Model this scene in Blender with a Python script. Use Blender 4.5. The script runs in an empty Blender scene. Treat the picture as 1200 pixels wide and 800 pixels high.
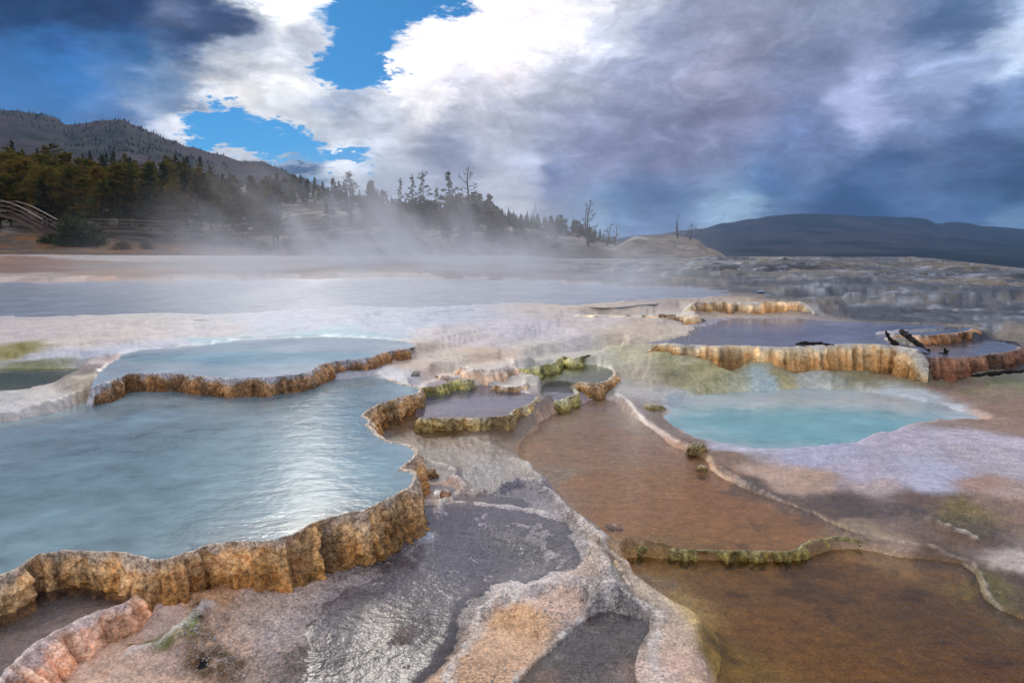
import bpy, math, random
import numpy as np
from math import sin, cos, pi, radians, atan2, sqrt

S = bpy.context.scene
COL = S.collection
rnd = random.Random(7)
nrs = np.random.RandomState(11)

# ------------------------------------------------------------------ camera
CAM_H = 2.0
F = 800.0                       # focal length in 1200-wide pixels
PITCH = math.atan(115 / 800)
cam = bpy.data.cameras.new('camera')
cam.sensor_width = 36
cam.lens = 24.0
cam.clip_start = 0.05
cam.clip_end = 40000
camo = bpy.data.objects.new('camera', cam)
COL.objects.link(camo)
camo.location = (0, 0, CAM_H)
camo.rotation_euler = (pi / 2 - PITCH, 0, 0)
S.camera = camo

# ------------------------------------------------------------------ colour management, sampling
S.view_settings.view_transform = 'Standard'
S.view_settings.look = 'None'
S.view_settings.exposure = 0.15
S.view_settings.gamma = 1
S.render.engine = 'CYCLES'
S.cycles.use_denoising = True
S.cycles.max_bounces = 6
S.cycles.diffuse_bounces = 2
S.cycles.glossy_bounces = 3
S.cycles.transmission_bounces = 2
S.cycles.transparent_max_bounces = 10
S.cycles.volume_bounces = 2
S.cycles.volume_step_rate = 1.0
S.cycles.volume_max_steps = 48
S.cycles.caustics_reflective = False
S.cycles.caustics_refractive = False

SUN_EL, SUN_AZ = 33.0, -18.0      # degrees; azimuth from +Y (view direction) towards +X


def ray(u, v):
    """direction of a photograph pixel (numpy friendly), y component about 1"""
    x = (np.asarray(u, float) - 600) / F
    yy = -(np.asarray(v, float) - 400) / F
    return x, math.cos(PITCH) + yy * math.sin(PITCH), -math.sin(PITCH) + yy * math.cos(PITCH)


def at_z(u, v, z):
    dx, dy, dz = ray(u, v)
    t = (z - CAM_H) / np.minimum(dz, -1e-4)
    return dx * t, dy * t


def at_d(u, v, d):
    """point at forward distance d (metres along y) on the ray of a pixel"""
    dx, dy, dz = ray(u, v)
    t = d / dy
    return dx * t, d + 0 * dx, CAM_H + dz * t


def azel(u, v):
    dx, dy, dz = ray(u, v)
    return math.degrees(math.atan2(dx, dy)), math.degrees(math.atan2(dz, math.hypot(dx, dy)))


def s2l(c):
    c = np.asarray(c, float) / 255.0
    return np.where(c <= 0.04045, c / 12.92, ((c + 0.055) / 1.055) ** 2.4)


def L4(c, k=1.0):
    a = s2l(c) * k
    return (float(a[0]), float(a[1]), float(a[2]), 1.0)


# ------------------------------------------------------------------ node helper
class E:
    def __init__(s, nt, sock): s.nt = nt; s.s = sock
    def _m(s, op, *a, clamp=False):
        n = s.nt.nodes.new('ShaderNodeMath'); n.operation = op; n.use_clamp = clamp
        for i, x in enumerate((s,) + a): put(s.nt, n.inputs[i], x)
        return E(s.nt, n.outputs[0])
    def __add__(s, o): return s._m('ADD', o)
    __radd__ = __add__
    def __mul__(s, o): return s._m('MULTIPLY', o)
    __rmul__ = __mul__
    def __sub__(s, o): return s._m('SUBTRACT', o)
    def __rsub__(s, o): return s._m('MULTIPLY', -1.0) + o
    def __truediv__(s, o): return s._m('DIVIDE', o)
    def pow(s, o): return s._m('POWER', o)
    def max(s, o): return s._m('MAXIMUM', o)
    def min(s, o): return s._m('MINIMUM', o)
    def clamp(s): return s._m('ADD', 0.0, clamp=True)
    def step(s, a, b):
        n = s.nt.nodes.new('ShaderNodeMapRange'); n.interpolation_type = 'SMOOTHSTEP'
        put(s.nt, n.inputs[0], s); n.inputs[1].default_value = a; n.inputs[2].default_value = b
        n.inputs[3].default_value = 0.0; n.inputs[4].default_value = 1.0
        if a > b:
            n.inputs[1].default_value = b; n.inputs[2].default_value = a
            n.inputs[3].default_value = 1.0; n.inputs[4].default_value = 0.0
        return E(s.nt, n.outputs[0])


def put(nt, inp, x):
    if isinstance(x, E): nt.links.new(x.s, inp)
    elif isinstance(x, (tuple, list)): inp.default_value = x
    else: inp.default_value = x


def vec(nt, op, a, b=None, scale=None):
    n = nt.nodes.new('ShaderNodeVectorMath'); n.operation = op
    put(nt, n.inputs[0], a)
    if b is not None: put(nt, n.inputs[1], b)
    if scale is not None: put(nt, n.inputs['Scale'], scale)
    out = n.outputs['Value'] if op in ('LENGTH', 'DISTANCE', 'DOT_PRODUCT') else n.outputs[0]
    return E(nt, out)


def comb(nt, x, y, z=0.0):
    n = nt.nodes.new('ShaderNodeCombineXYZ')
    for i, q in enumerate((x, y, z)): put(nt, n.inputs[i], q)
    return E(nt, n.outputs[0])


def sep(nt, v):
    n = nt.nodes.new('ShaderNodeSeparateXYZ'); put(nt, n.inputs[0], v)
    return [E(nt, n.outputs[i]) for i in range(3)]


def noise(nt, v, scale, detail=4, rough=0.55, dist=0.0, out=0, lac=2.0):
    n = nt.nodes.new('ShaderNodeTexNoise')
    put(nt, n.inputs['Vector'], v); n.inputs['Scale'].default_value = scale
    n.inputs['Detail'].default_value = detail; n.inputs['Roughness'].default_value = rough
    n.inputs['Distortion'].default_value = dist; n.inputs['Lacunarity'].default_value = lac
    return E(nt, n.outputs[out])


def voro(nt, v, scale, feature='F1', rnd_=1.0, out='Distance'):
    n = nt.nodes.new('ShaderNodeTexVoronoi'); n.feature = feature
    put(nt, n.inputs['Vector'], v); n.inputs['Scale'].default_value = scale
    n.inputs['Randomness'].default_value = rnd_
    return E(nt, n.outputs[out])


def mix(nt, f, a, b):
    n = nt.nodes.new('ShaderNodeMix'); n.data_type = 'RGBA'
    put(nt, n.inputs[0], f); put(nt, n.inputs[6], a); put(nt, n.inputs[7], b)
    return E(nt, n.outputs[2])


def mapping(nt, v, scale=(1, 1, 1), loc=(0, 0, 0), rot=(0, 0, 0)):
    n = nt.nodes.new('ShaderNodeMapping'); put(nt, n.inputs[0], v)
    n.inputs['Location'].default_value = loc; n.inputs['Rotation'].default_value = rot
    n.inputs['Scale'].default_value = scale
    return E(nt, n.outputs[0])


def attr(nt, name, out='Fac'):
    n = nt.nodes.new('ShaderNodeAttribute'); n.attribute_name = name
    return E(nt, n.outputs[out])


def new_mat(name):
    m = bpy.data.materials.new(name); m.use_nodes = True
    nt = m.node_tree; nt.nodes.clear()
    o = nt.nodes.new('ShaderNodeOutputMaterial')
    return m, nt, o


def bump(nt, h, strength, dist, normal=None):
    n = nt.nodes.new('ShaderNodeBump'); put(nt, n.inputs['Height'], h)
    put(nt, n.inputs['Strength'], strength); n.inputs['Distance'].default_value = dist
    if normal is not None: put(nt, n.inputs['Normal'], normal)
    return E(nt, n.outputs[0])


def bsdf(nt, base, rough, normal=None, spec=0.5, **kw):
    n = nt.nodes.new('ShaderNodeBsdfPrincipled')
    put(nt, n.inputs['Base Color'], base); put(nt, n.inputs['Roughness'], rough)
    put(nt, n.inputs['Specular IOR Level'], spec)
    if normal is not None: put(nt, n.inputs['Normal'], normal)
    for k, x in kw.items(): put(nt, n.inputs[k], x)
    return E(nt, n.outputs[0])


def geo_pos(nt):
    return E(nt, nt.nodes.new('ShaderNodeNewGeometry').outputs['Position'])


# ------------------------------------------------------------------ world: Nishita sky seen through procedural cloud cover
def build_world():
    w = bpy.data.worlds.new('World'); S.world = w; w.use_nodes = True
    nt = w.node_tree; nt.nodes.clear()
    out = nt.nodes.new('ShaderNodeOutputWorld'); bg = nt.nodes.new('ShaderNodeBackground')
    nt.links.new(bg.outputs[0], out.inputs[0]); bg.inputs[1].default_value = 0.1
    sky = nt.nodes.new('ShaderNodeTexSky'); sky.sky_type = 'NISHITA'; sky.sun_disc = False
    sky.sun_elevation = radians(SUN_EL); sky.sun_rotation = radians(SUN_AZ); sky.altitude = 1900
    skyc = E(nt, sky.outputs[0])
    D = E(nt, nt.nodes.new('ShaderNodeTexCoord').outputs['Generated'])
    D = vec(nt, 'NORMALIZE', D)
    x, y, z = sep(nt, D)
    az = x._m('ARCTAN2', y) * (180 / pi)
    el = z._m('ARCSINE') * (180 / pi)
    # cloud sheets flatten towards the horizon: noise space is stretched there
    inv = (z.max(0.0) + 0.16).pow(-1.0)
    pl = vec(nt, 'SCALE', D, scale=inv)              # the cloud deck, a plane overhead
    q = vec(nt, 'ADD', vec(nt, 'MULTIPLY', D, (.8, .8, 3.0)), vec(nt, 'SCALE', pl, scale=.22))
    n1 = vec(nt, 'SUBTRACT', noise(nt, q, 3.2, 5, 0.58, out=1), (.5, .5, .5))
    n2 = vec(nt, 'SUBTRACT', noise(nt, q, 11.0, 5, 0.6, out=1), (.5, .5, .5))
    n3 = vec(nt, 'SUBTRACT', noise(nt, q, 38.0, 5, 0.65, out=1), (.5, .5, .5))
    flat = (el * 0.045 + 0.25).clamp()
    wrp = vec(nt, 'SCALE', vec(nt, 'ADD', vec(nt, 'SCALE', n1, scale=13.0), vec(nt, 'SCALE', n2, scale=5.0)), scale=flat)
    P = vec(nt, 'ADD', comb(nt, az, el), vec(nt, 'MULTIPLY', wrp, (1, .75, 0)))

    # cloud colours, by direction (azimuth, elevation), blended by distance
    pts = [  # photograph pixel of the direction, sRGB of the cloud there
        (100, 0, 40, 72, 115), (180, 60, 48, 78, 120), (250, 15, 60, 85, 125), (60, 60, 40, 85, 140), (-100, 40, 45, 80, 125), (20, 20, 38, 75, 120), (20, 110, 60, 95, 150), (150, 30, 42, 72, 118), (230, 40, 55, 78, 118),
        (90, 75, 45, 100, 165), (130, 130, 95, 120, 165), (210, 120, 130, 145, 170), (30, 150, 80, 105, 150),
        (290, 50, 185, 190, 205), (330, 10, 255, 255, 250), (350, 50, 205, 208, 220), (290, 110, 255, 252, 248),
        (390, 115, 170, 180, 200), (340, 90, 240, 240, 240), (210, 145, 235, 235, 240), (330, 140, 240, 242, 245),
        (480, 75, 285, 276, 272), (540, 30, 295, 280, 280), (480, 130, 250, 246, 246), (590, 60, 262, 252, 254),
        (560, 110, 215, 212, 222), (450, 160, 200, 203, 215), (520, 180, 160, 163, 182), (430, 200, 195, 205, 220),
        (400, 195, 232, 236, 242), (360, 205, 70, 105, 140),
        (640, 30, 250, 246, 248), (700, 20, 200, 202, 216), (600, 150, 195, 195, 208), (680, 100, 190, 192, 208),
        (700, 180, 150, 150, 178), (640, 215, 120, 130, 165), (600, 245, 215, 215, 220), (620, 200, 185, 188, 205),
        (780, 60, 160, 165, 190), (800, 110, 165, 168, 195), (850, 80, 175, 172, 195), (850, 130, 138, 136, 162),
        (780, 170, 145, 144, 172), (950, 20, 150, 158, 182), (1100, 20, 95, 120, 158), (960, 75, 142, 150, 180),
        (1010, 122, 178, 184, 220), (1110, 92, 165, 182, 218), (1190, 50, 205, 222, 246), (1150, 120, 112, 132, 178), (940, 170, 112, 126, 164),
        (1080, 160, 122, 138, 175), (1190, 120, 120, 145, 185), (1150, 175, 85, 105, 145), (1050, 195, 78, 102, 145),
        (900, 215, 88, 116, 160), (760, 235, 98, 126, 170), (1190, 210, 48, 78, 115), (1150, 240, 70, 104, 148),
        (1000, 240, 45, 75, 118), (860, 252, 170, 200, 225), (720, 250, 120, 150, 190), (1180, 262, 120, 150, 180),
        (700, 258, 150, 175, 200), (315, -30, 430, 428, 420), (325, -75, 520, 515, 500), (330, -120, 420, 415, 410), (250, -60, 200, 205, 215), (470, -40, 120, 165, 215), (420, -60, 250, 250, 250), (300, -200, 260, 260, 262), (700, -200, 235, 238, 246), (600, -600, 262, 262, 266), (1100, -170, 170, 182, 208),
        (-150, -50, 60, 90, 130), (520, -60, 225, 225, 232), (1400, 100, 110, 130, 165), (-200, 150, 80, 105, 145)]
    num = None; den = None
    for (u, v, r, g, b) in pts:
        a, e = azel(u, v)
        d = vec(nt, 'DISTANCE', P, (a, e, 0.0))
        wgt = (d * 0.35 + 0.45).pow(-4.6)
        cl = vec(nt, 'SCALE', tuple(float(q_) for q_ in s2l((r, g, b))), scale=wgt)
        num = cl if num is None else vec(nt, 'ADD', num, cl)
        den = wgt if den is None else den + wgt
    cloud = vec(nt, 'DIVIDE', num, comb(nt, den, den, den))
    # billows: streaky shading inside the cloud
    qs = mapping(nt, vec(nt, 'ADD', D, vec(nt, 'SCALE', n1, scale=0.10)), scale=(1.0, 1.0, 1.8), rot=(0, radians(20), 0))
    b1 = noise(nt, qs, 5.0, 9, 0.64)
    b2 = noise(nt, mapping(nt, vec(nt, 'ADD', pl, vec(nt, 'SCALE', n1, scale=0.5)), scale=(.8, 1, 0)), 1.1, 7, 0.55)
    puff = (noise(nt, vec(nt, 'ADD', qs, vec(nt, 'SCALE', n2, scale=.05)), 13.0, 6, .6) - .5)._m('ABSOLUTE')
    shade = (b1 - 0.5) * 1.7 + (b2 - 0.5) * 1.0 + (puff - .08) * 1.5
    lum = vec(nt, 'DOT_PRODUCT', cloud, (.3, .55, .15))
    cloud = mix(nt, .22, cloud, comb(nt, lum, lum * 1.03, lum * 1.12))
    cloud = vec(nt, 'POWER', cloud, (1.22, 1.18, 1.12))
    cloud = vec(nt, 'SCALE', cloud, scale=(shade * 1.15)._m('EXPONENT') * 1.12)

    # gaps of blue sky
    def blob(u, v, ru, rv, rot=0.0):
        a, e = azel(u, v)
        k = 0.0716
        m = nt.nodes.new('ShaderNodeMapping'); m.vector_type = 'TEXTURE'
        put(nt, m.inputs[0], P2)
        m.inputs['Location'].default_value = (a, e, 0); m.inputs['Rotation'].default_value = (0, 0, radians(rot))
        m.inputs['Scale'].default_value = (ru * k, rv * k, 1)
        return vec(nt, 'LENGTH', E(nt, m.outputs[0]))
    P2 = vec(nt, 'ADD', comb(nt, az, el), vec(nt, 'MULTIPLY', vec(nt, 'ADD', vec(nt, 'SCALE', n1, scale=4.0), vec(nt, 'ADD', vec(nt, 'SCALE', n2, scale=6.0), vec(nt, 'SCALE', n3, scale=3.5))), (1, .8, 0)))
    gap = None
    for bb in [(455, 4, 74, 24, 8), (424, 40, 40, 34, 30), (400, 78, 28, 22, 0), (505, -8, 42, 20, 10), (435, 70, 24, 22, 0),
               (262, 146, 34, 19, 0), (315, 168, 64, 16, -12), (385, 184, 46, 7, -8), (232, 168, 26, 12, 0)]:
        d = blob(*bb)
        gap = d if gap is None else gap.min(d)
    gapm = gap.step(1.3, 0.8)
    thin = gap.step(1.55, 1.05)          # thin bright edge of the cloud round a gap
    thinw = vec(nt, 'SCALE', cloud, scale=1.0)
    cloud = mix(nt, thin * 0.35, cloud, (0.85, .87, .9, 1))
    blue = vec(nt, 'MULTIPLY', skyc, (0.12, .44, .72))
    # partly blue veil upper left
    veil = blob(70, 95, 120, 40, 12).step(1.5, 0.4) * 0.35
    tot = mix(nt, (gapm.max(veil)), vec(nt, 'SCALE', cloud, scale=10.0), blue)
    # below the horizon: dull ground colour
    tot = mix(nt, el.step(-0.5, -3.0), tot, (1.2, 1.25, 1.4, 1))
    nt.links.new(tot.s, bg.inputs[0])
    w.cycles.sampling_method = 'MANUAL'; w.cycles.sample_map_resolution = 512


build_world()
sun = bpy.data.lights.new('sun', 'SUN'); sun.energy = 0.8; sun.angle = radians(12); sun.color = (1.0, .93, .84)
suno = bpy.data.objects.new('sun', sun); COL.objects.link(suno)
suno.rotation_euler = (radians(90 - SUN_EL), 0, radians(180 - SUN_AZ))


# ------------------------------------------------------------------ numpy noise
T2 = nrs.rand(256, 256).astype(np.float32)
T3 = nrs.rand(64, 64, 64).astype(np.float32)


def vn2(x, y):
    xi = np.floor(x).astype(np.int64); yi = np.floor(y).astype(np.int64)
    fx = x - xi; fy = y - yi
    fx = fx * fx * (3 - 2 * fx); fy = fy * fy * (3 - 2 * fy)
    x0 = xi & 255; x1 = (xi + 1) & 255; y0 = yi & 255; y1 = (yi + 1) & 255
    a = T2[x0, y0]; b = T2[x1, y0]; c = T2[x0, y1]; d = T2[x1, y1]
    return (a + (b - a) * fx) * (1 - fy) + (c + (d - c) * fx) * fy


def fbm2(x, y, o=5, seed=0, g=.5):
    r = 0; a = 1; t = 0
    for i in range(o):
        r = r + a * (vn2(x * 2 ** i + 17.3 * i + seed * 7.1, y * 2 ** i + 9.1 * i + seed * 3.7) - .5); t += a; a *= g
    return r / t * 2


def vn3(x, y, z):
    xi = np.floor(x).astype(np.int64); yi = np.floor(y).astype(np.int64); zi = np.floor(z).astype(np.int64)
    fx = x - xi; fy = y - yi; fz = z - zi
    fx = fx * fx * (3 - 2 * fx); fy = fy * fy * (3 - 2 * fy); fz = fz * fz * (3 - 2 * fz)
    x0 = xi & 63; x1 = (xi + 1) & 63; y0 = yi & 63; y1 = (yi + 1) & 63; z0 = zi & 63; z1 = (zi + 1) & 63
    def l(zz):
        return (T3[x0, y0, zz] * (1 - fx) + T3[x1, y0, zz] * fx) * (1 - fy) + (T3[x0, y1, zz] * (1 - fx) + T3[x1, y1, zz] * fx) * fy
    return l(z0) * (1 - fz) + l(z1) * fz


def fbm3(x, y, z, o=4, seed=0):
    r = 0; a = 1; t = 0
    for i in range(o):
        r = r + a * (vn3(x * 2 ** i + 5.3 * i + seed, y * 2 ** i + 3.1 * i, z * 2 ** i + 7.7 * i) - .5); t += a; a *= .5
    return r / t * 2


def ss(a, b, x):
    t = np.clip((x - a) / (b - a), 0, 1)
    return t * t * (3 - 2 * t)


def seg_dist(px, py, P, closed):
    """distance and inside flag of points to a polyline or polygon P (n,2)"""
    n = len(P); d2 = np.full(px.shape, 1e18); ins = np.zeros(px.shape, bool)
    for i in range(n if closed else n - 1):
        ax, ay = P[i]; bx, by = P[(i + 1) % n]
        ex, ey = bx - ax, by - ay; L = ex * ex + ey * ey + 1e-12
        wx = px - ax; wy = py - ay
        t = np.clip((wx * ex + wy * ey) / L, 0, 1)
        qx = wx - ex * t; qy = wy - ey * t
        np.minimum(d2, qx * qx + qy * qy, out=d2)
        if closed:
            c = ((ay > py) != (by > py))
            with np.errstate(divide='ignore', invalid='ignore'):
                xx = (bx - ax) * (py - ay) / (by - ay if by != ay else 1e-12) + ax
            ins ^= c & (px < xx)
    return np.sqrt(d2), ins


def sdf(px, py, P, margin):
    """signed distance, negative inside; +margin beyond the bounding box"""
    r = np.full(px.shape, float(margin))
    x0, y0 = P.min(0) - margin; x1, y1 = P.max(0) + margin
    m = (px > x0) & (px < x1) & (py > y0) & (py < y1)
    if m.any():
        d, i = seg_dist(px[m], py[m], P, True)
        r[m] = np.where(i, -d, d)
    return r


def catmull(P, ds):
    P = np.asarray(P, float); n = len(P)
    out = []
    for i in range(n - 1):
        p0 = P[max(i - 1, 0)]; p1 = P[i]; p2 = P[i + 1]; p3 = P[min(i + 2, n - 1)]
        k = max(2, int(np.linalg.norm(p2 - p1) / ds * 1.0) + 1)
        t = np.linspace(0, 1, k, endpoint=False)[:, None]
        out.append(.5 * ((2 * p1) + (-p0 + p2) * t + (2 * p0 - 5 * p1 + 4 * p2 - p3) * t ** 2 + (-p0 + 3 * p1 - 3 * p2 + p3) * t ** 3))
    out.append(P[-1:]); Q = np.concatenate(out)
    s = np.concatenate([[0], np.cumsum(np.linalg.norm(np.diff(Q, axis=0), axis=1))])
    m = max(3, int(s[-1] / ds) + 1)
    t = np.linspace(0, s[-1], m)
    return np.stack([np.interp(t, s, Q[:, 0]), np.interp(t, s, Q[:, 1])], 1), t


# ------------------------------------------------------------------ layout of the terraces
# every pool: water level z, list of edges; 'R' = a travertine rim, 'S' = a soft shore. Paths run with the outside on the right.
def W(pts, z):
    a = np.array(pts, float); x, y = at_z(a[:, 0], a[:, 1], z)
    return np.stack([x, y], 1)


RIMS = []


def rim_path(pts, z, amp=1.0, ds=None, seed=0):
    P = W(pts, z)
    dist = np.median(P[:, 1])
    ds = ds or max(.006, dist * .0016)
    Q, t = catmull(P, ds)
    N = np.gradient(Q, axis=0); N /= np.linalg.norm(N, axis=1)[:, None] + 1e-9
    N = np.stack([N[:, 1], -N[:, 0]], 1)
    sc = max(1.0, dist / 6)
    off = amp * sc * (.045 * fbm2(t / (.35 * sc), t * 0 + seed, 3) + .014 * fbm2(t / (.05 * sc), t * 0 + seed + 5, 3))
    off *= ss(0, .15 * sc, t) * ss(0, .15 * sc, t[-1] - t)
    return Q + N * off[:, None], t, ds


class Pool:
    def __init__(s, z, depth, edges, soft=.06, seed=0, thick=.085):
        s.z = z; s.depth = depth; s.rims = []; s.shores = []; poly = []
        s.soft = soft; s.thick = thick
        for k, e in enumerate(edges):
            if e[0] == 'R':
                Q, t, ds = rim_path(e[1], z, seed=seed + k, amp=e[3] if len(e) > 3 else 1)
                s.rims.append(dict(Q=Q, t=t, ds=ds, z=z, thick=thick, depth=depth, st=e[2], dist=float(np.median(Q[:, 1]))))
                step = max(1, int(.05 * max(1, np.median(Q[:, 1]) / 5) / ds)); poly.append(Q[::step]); poly.append(Q[-1:])
            else:
                Q, t = catmull(W(e[1], z), .12 if e[1][0][1] > 380 else .35)
                N = np.gradient(Q, axis=0); N /= np.linalg.norm(N, axis=1)[:, None] + 1e-9
                sc = np.maximum(1, np.hypot(Q[:, 0], Q[:, 1]) / 6) ** 1.6
                wv = sc * (.07 * (2.2 if e[1][0][1] < 380 else 1) * fbm2(t / .9, t * 0 + seed + k, 4) + .03 * fbm2(t / .25, t * 0 + seed, 3)) * ss(0, .4, t) * ss(0, .4, t[-1] - t)
                poly.append(Q + np.stack([N[:, 1], -N[:, 0]], 1) * wv[:, None]); s.shores.append(poly[-1])
        s.poly = np.concatenate(poly)
        d = np.linalg.norm(np.diff(s.poly, axis=0, append=s.poly[:1]), axis=1)
        s.poly = s.poly[d > 1e-4]


golden = dict(top=(238, 215, 190), a=(222, 176, 120), b=(168, 118, 60), foot=(128, 82, 36), green=0.1, crust=.6)
P1 = Pool(.35, .05, [
    ('R', [(-160, 735), (-60, 697), (0, 675), (20, 667), (47, 652), (87, 648), (133, 650), (167, 657), (187, 660), (213, 652), (247, 642), (287, 638),
           (320, 635), (350, 625), (373, 613), (390, 608), (415, 601), (433, 595), (450, 587), (480, 575), (490, 562), (482, 553), (470, 550), (486, 541), (490, 531), (478, 522), (460, 517), (446, 508), (436, 500),
           (431, 492), (427, 486), (450, 474), (473, 466), (492, 461), (490, 454), (470, 449), (452, 443)], golden),
    ('S', [(440, 440), (390, 444), (350, 451), (310, 458), (200, 455), (130, 457), (100, 468), (60, 480), (0, 494), (-120, 520), (-300, 600)])], seed=1)
dark = dict(top=(232, 222, 220), a=(190, 140, 92), b=(140, 92, 48), foot=(96, 60, 26), green=.12, crust=.75)
P2 = Pool(.54, .08, [
    ('R', [(106, 456), (122, 449), (150, 440), (175, 438), (207, 439), (257, 443), (300, 443), (335, 440), (350, 438), (365, 434), (377, 428), (390, 424), (405, 423), (433, 420), (455, 413), (475, 410), (487, 406)], dark),
    ('S', [(485, 402), (470, 399), (440, 396), (380, 394), (300, 397), (220, 404), (150, 413), (125, 424), (112, 440)])], seed=4, soft=.1)
mossy = dict(top=(225, 208, 178), a=(200, 168, 108), b=(150, 122, 62), foot=(104, 74, 34), green=.28, crust=.4)
P3 = Pool(.2, .05, [
    ('R', [(486, 486), (497, 492), (520, 491), (550, 490), (575, 489), (593, 488), (602, 483), (613, 477), (623, 471), (629, 466), (622, 461)], mossy),
    ('S', [(613, 459), (583, 453), (533, 452), (500, 457), (490, 470)])], seed=7)
green = dict(top=(235, 225, 195), a=(205, 190, 115), b=(165, 152, 72), foot=(125, 106, 52), green=.9, crust=.35)
P4 = Pool(.12, .04, [
    ('R', [(628, 465), (636, 469), (650, 471), (665, 468), (675, 463), (679, 456), (674, 449)], green),
    ('S', [(665, 445), (645, 444), (630, 452)])], seed=9)
P4B = Pool(.2, .04, [
    ('R', [(662, 446), (682, 449), (700, 449), (716, 445), (723, 438), (718, 431)], dict(golden, green=.3), .6),
    ('S', [(700, 427), (660, 425), (625, 430), (620, 440), (640, 446)])], seed=12)
# lower left pocket, lower middle pocket
pinkish = dict(speck=.6, top=(240, 220, 212), a=(232, 184, 150), b=(205, 150, 110), batter=.9, foot=(170, 120, 80), green=.0, crust=.6)
P8 = Pool(.17, .05, [
    ('R', [(-60, 840), (2, 798), (15, 780), (40, 757), (75, 738), (105, 722), (135, 712), (158, 700), (172, 688), (168, 676), (174, 668)], pinkish),
    ('S', [(150, 662), (90, 655), (40, 662), (0, 685), (-60, 715), (-140, 780)])], seed=14, soft=.05)
P9 = Pool(.03, .04, [
    ('S', [(592, 812), (618, 790), (645, 766), (668, 742), (690, 718), (703, 709), (722, 711), (745, 718), (764, 726), (770, 736), (764, 752), (757, 775), (762, 800), (780, 840), (700, 880), (600, 870)])], seed=16, soft=.05)
# amber pool and brown pool on the right
sage = dict(top=(200, 188, 140), a=(150, 130, 62), b=(100, 84, 36), foot=(58, 44, 20), green=.7, crust=.25)
PA = Pool(0.0, .05, [
    ('R', [(718, 640), (745, 640), (775, 642), (800, 646), (840, 648), (880, 648), (920, 648), (938, 645), (948, 638), (965, 632), (990, 631), (1012, 633), (1018, 628)], sage, .8),
    ('S', [(1000, 622), (975, 612), (960, 602), (935, 592), (900, 578), (870, 566), (845, 552), (835, 538), (812, 528), (788, 516), (766, 500),
           (742, 482), (714, 468), (690, 468), (655, 478), (625, 490), (612, 510), (600, 530), (618, 548), (640, 575), (660, 600), (690, 618), (705, 632)])], seed=20, soft=.10, thick=.08)
PB = Pool(-.05, .05, [
    ('S', [(728, 668), (722, 652), (745, 648), (775, 650), (800, 653), (840, 655), (880, 655), (920, 655), (938, 651), (950, 645), (965, 640), (990, 639), (1014, 641), (1050, 650), (1090, 655), (1130, 662), (1145, 690), (1165, 712), (1200, 728), (1300, 760),
           (1300, 900), (900, 900), (835, 850), (824, 795), (802, 748), (765, 708), (740, 690)])], seed=22, soft=.06)
PC = Pool(.02, .02, [
    ('S', [(772, 488), (790, 503), (820, 516), (860, 524), (900, 529), (950, 530), (1000, 526), (1040, 516), (1070, 504), (1165, 495), (1120, 478), (1060, 464), (1000, 454),
           (940, 450), (880, 454), (820, 460), (780, 472)])], seed=24, soft=.12)
# honey coloured rims at the back right
honey = dict(speck=.25, top=(242, 228, 206), a=(238, 205, 158), b=(205, 155, 95), foot=(130, 85, 45), green=.08, crust=.8, flute=1.6)
PR1 = Pool(.5, .06, [
    ('R', [(755, 402), (800, 405), (840, 406), (880, 407), (920, 408), (945, 407), (975, 405), (1010, 405), (1045, 406), (1066, 409), (1078, 412), (1090, 413)], honey, .6),
    ('S', [(1081, 408), (1070, 404), (1058, 400), (1052, 396), (1070, 391), (1120, 388), (1140, 384), (1100, 380), (1000, 376), (900, 373), (850, 374), (820, 384), (790, 396)])], seed=26, soft=.2, thick=.1)
rust = dict(speck=.25, top=(228, 208, 185), a=(208, 150, 98), b=(155, 100, 54), foot=(88, 52, 26), green=.05, crust=.5, flute=1.4)
PR3 = Pool(.53, .04, [
    ('R', [(1040, 398), (1052, 394), (1066, 394), (1085, 394), (1105, 393), (1125, 391), (1137, 388), (1140, 384)], rust, .6),
    ('S', [(1130, 383), (1090, 387), (1050, 390)])], seed=28, soft=.1, thick=.08)
umber = dict(speck=.25, top=(165, 142, 130), a=(140, 96, 66), b=(98, 62, 40), foot=(66, 40, 24), green=0, crust=.35, flute=1.2)
PR4 = Pool(.4, .04, [
    ('R', [(1074, 416), (1090, 419), (1112, 420), (1135, 419), (1162, 416), (1188, 413), (1195, 409), (1190, 404)], umber, .7),
    ('S', [(1170, 400), (1130, 399), (1062, 400), (1066, 408)])], seed=30, soft=.1, thick=.08)
PR2 = Pool(.72, .06, [
    ('R', [(800, 357), (830, 355), (870, 355), (910, 355), (935, 355), (955, 357)], honey, .5),
    ('S', [(945, 354), (900, 351), (850, 350), (790, 352)])], seed=32, soft=.2, thick=.09)
PR5 = Pool(.6, .05, [
    ('R', [(665, 368), (690, 370), (720, 371), (750, 370), (775, 369), (800, 370), (815, 372), (813, 364)], honey, .8),
    ('S', [(790, 362), (740, 364), (690, 364)])], seed=34, soft=.2, thick=.16)
FAR = Pool(.68, .06, [
    ('S', [(-500, 378), (-100, 374), (100, 371), (180, 368), (300, 366), (420, 360), (500, 361), (600, 356), (680, 358), (780, 351), (860, 346), (830, 339), (760, 335), (700, 331), (600, 327), (450, 325), (250, 327), (50, 329), (-500, 334)])], seed=36, soft=.8)
GL = Pool(.45, .05, [
    ('S', [(-200, 470), (0, 459), (50, 452), (95, 447), (135, 441), (140, 436), (118, 431), (60, 431), (0, 431), (-200, 428)])], seed=38, soft=.15)
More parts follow.
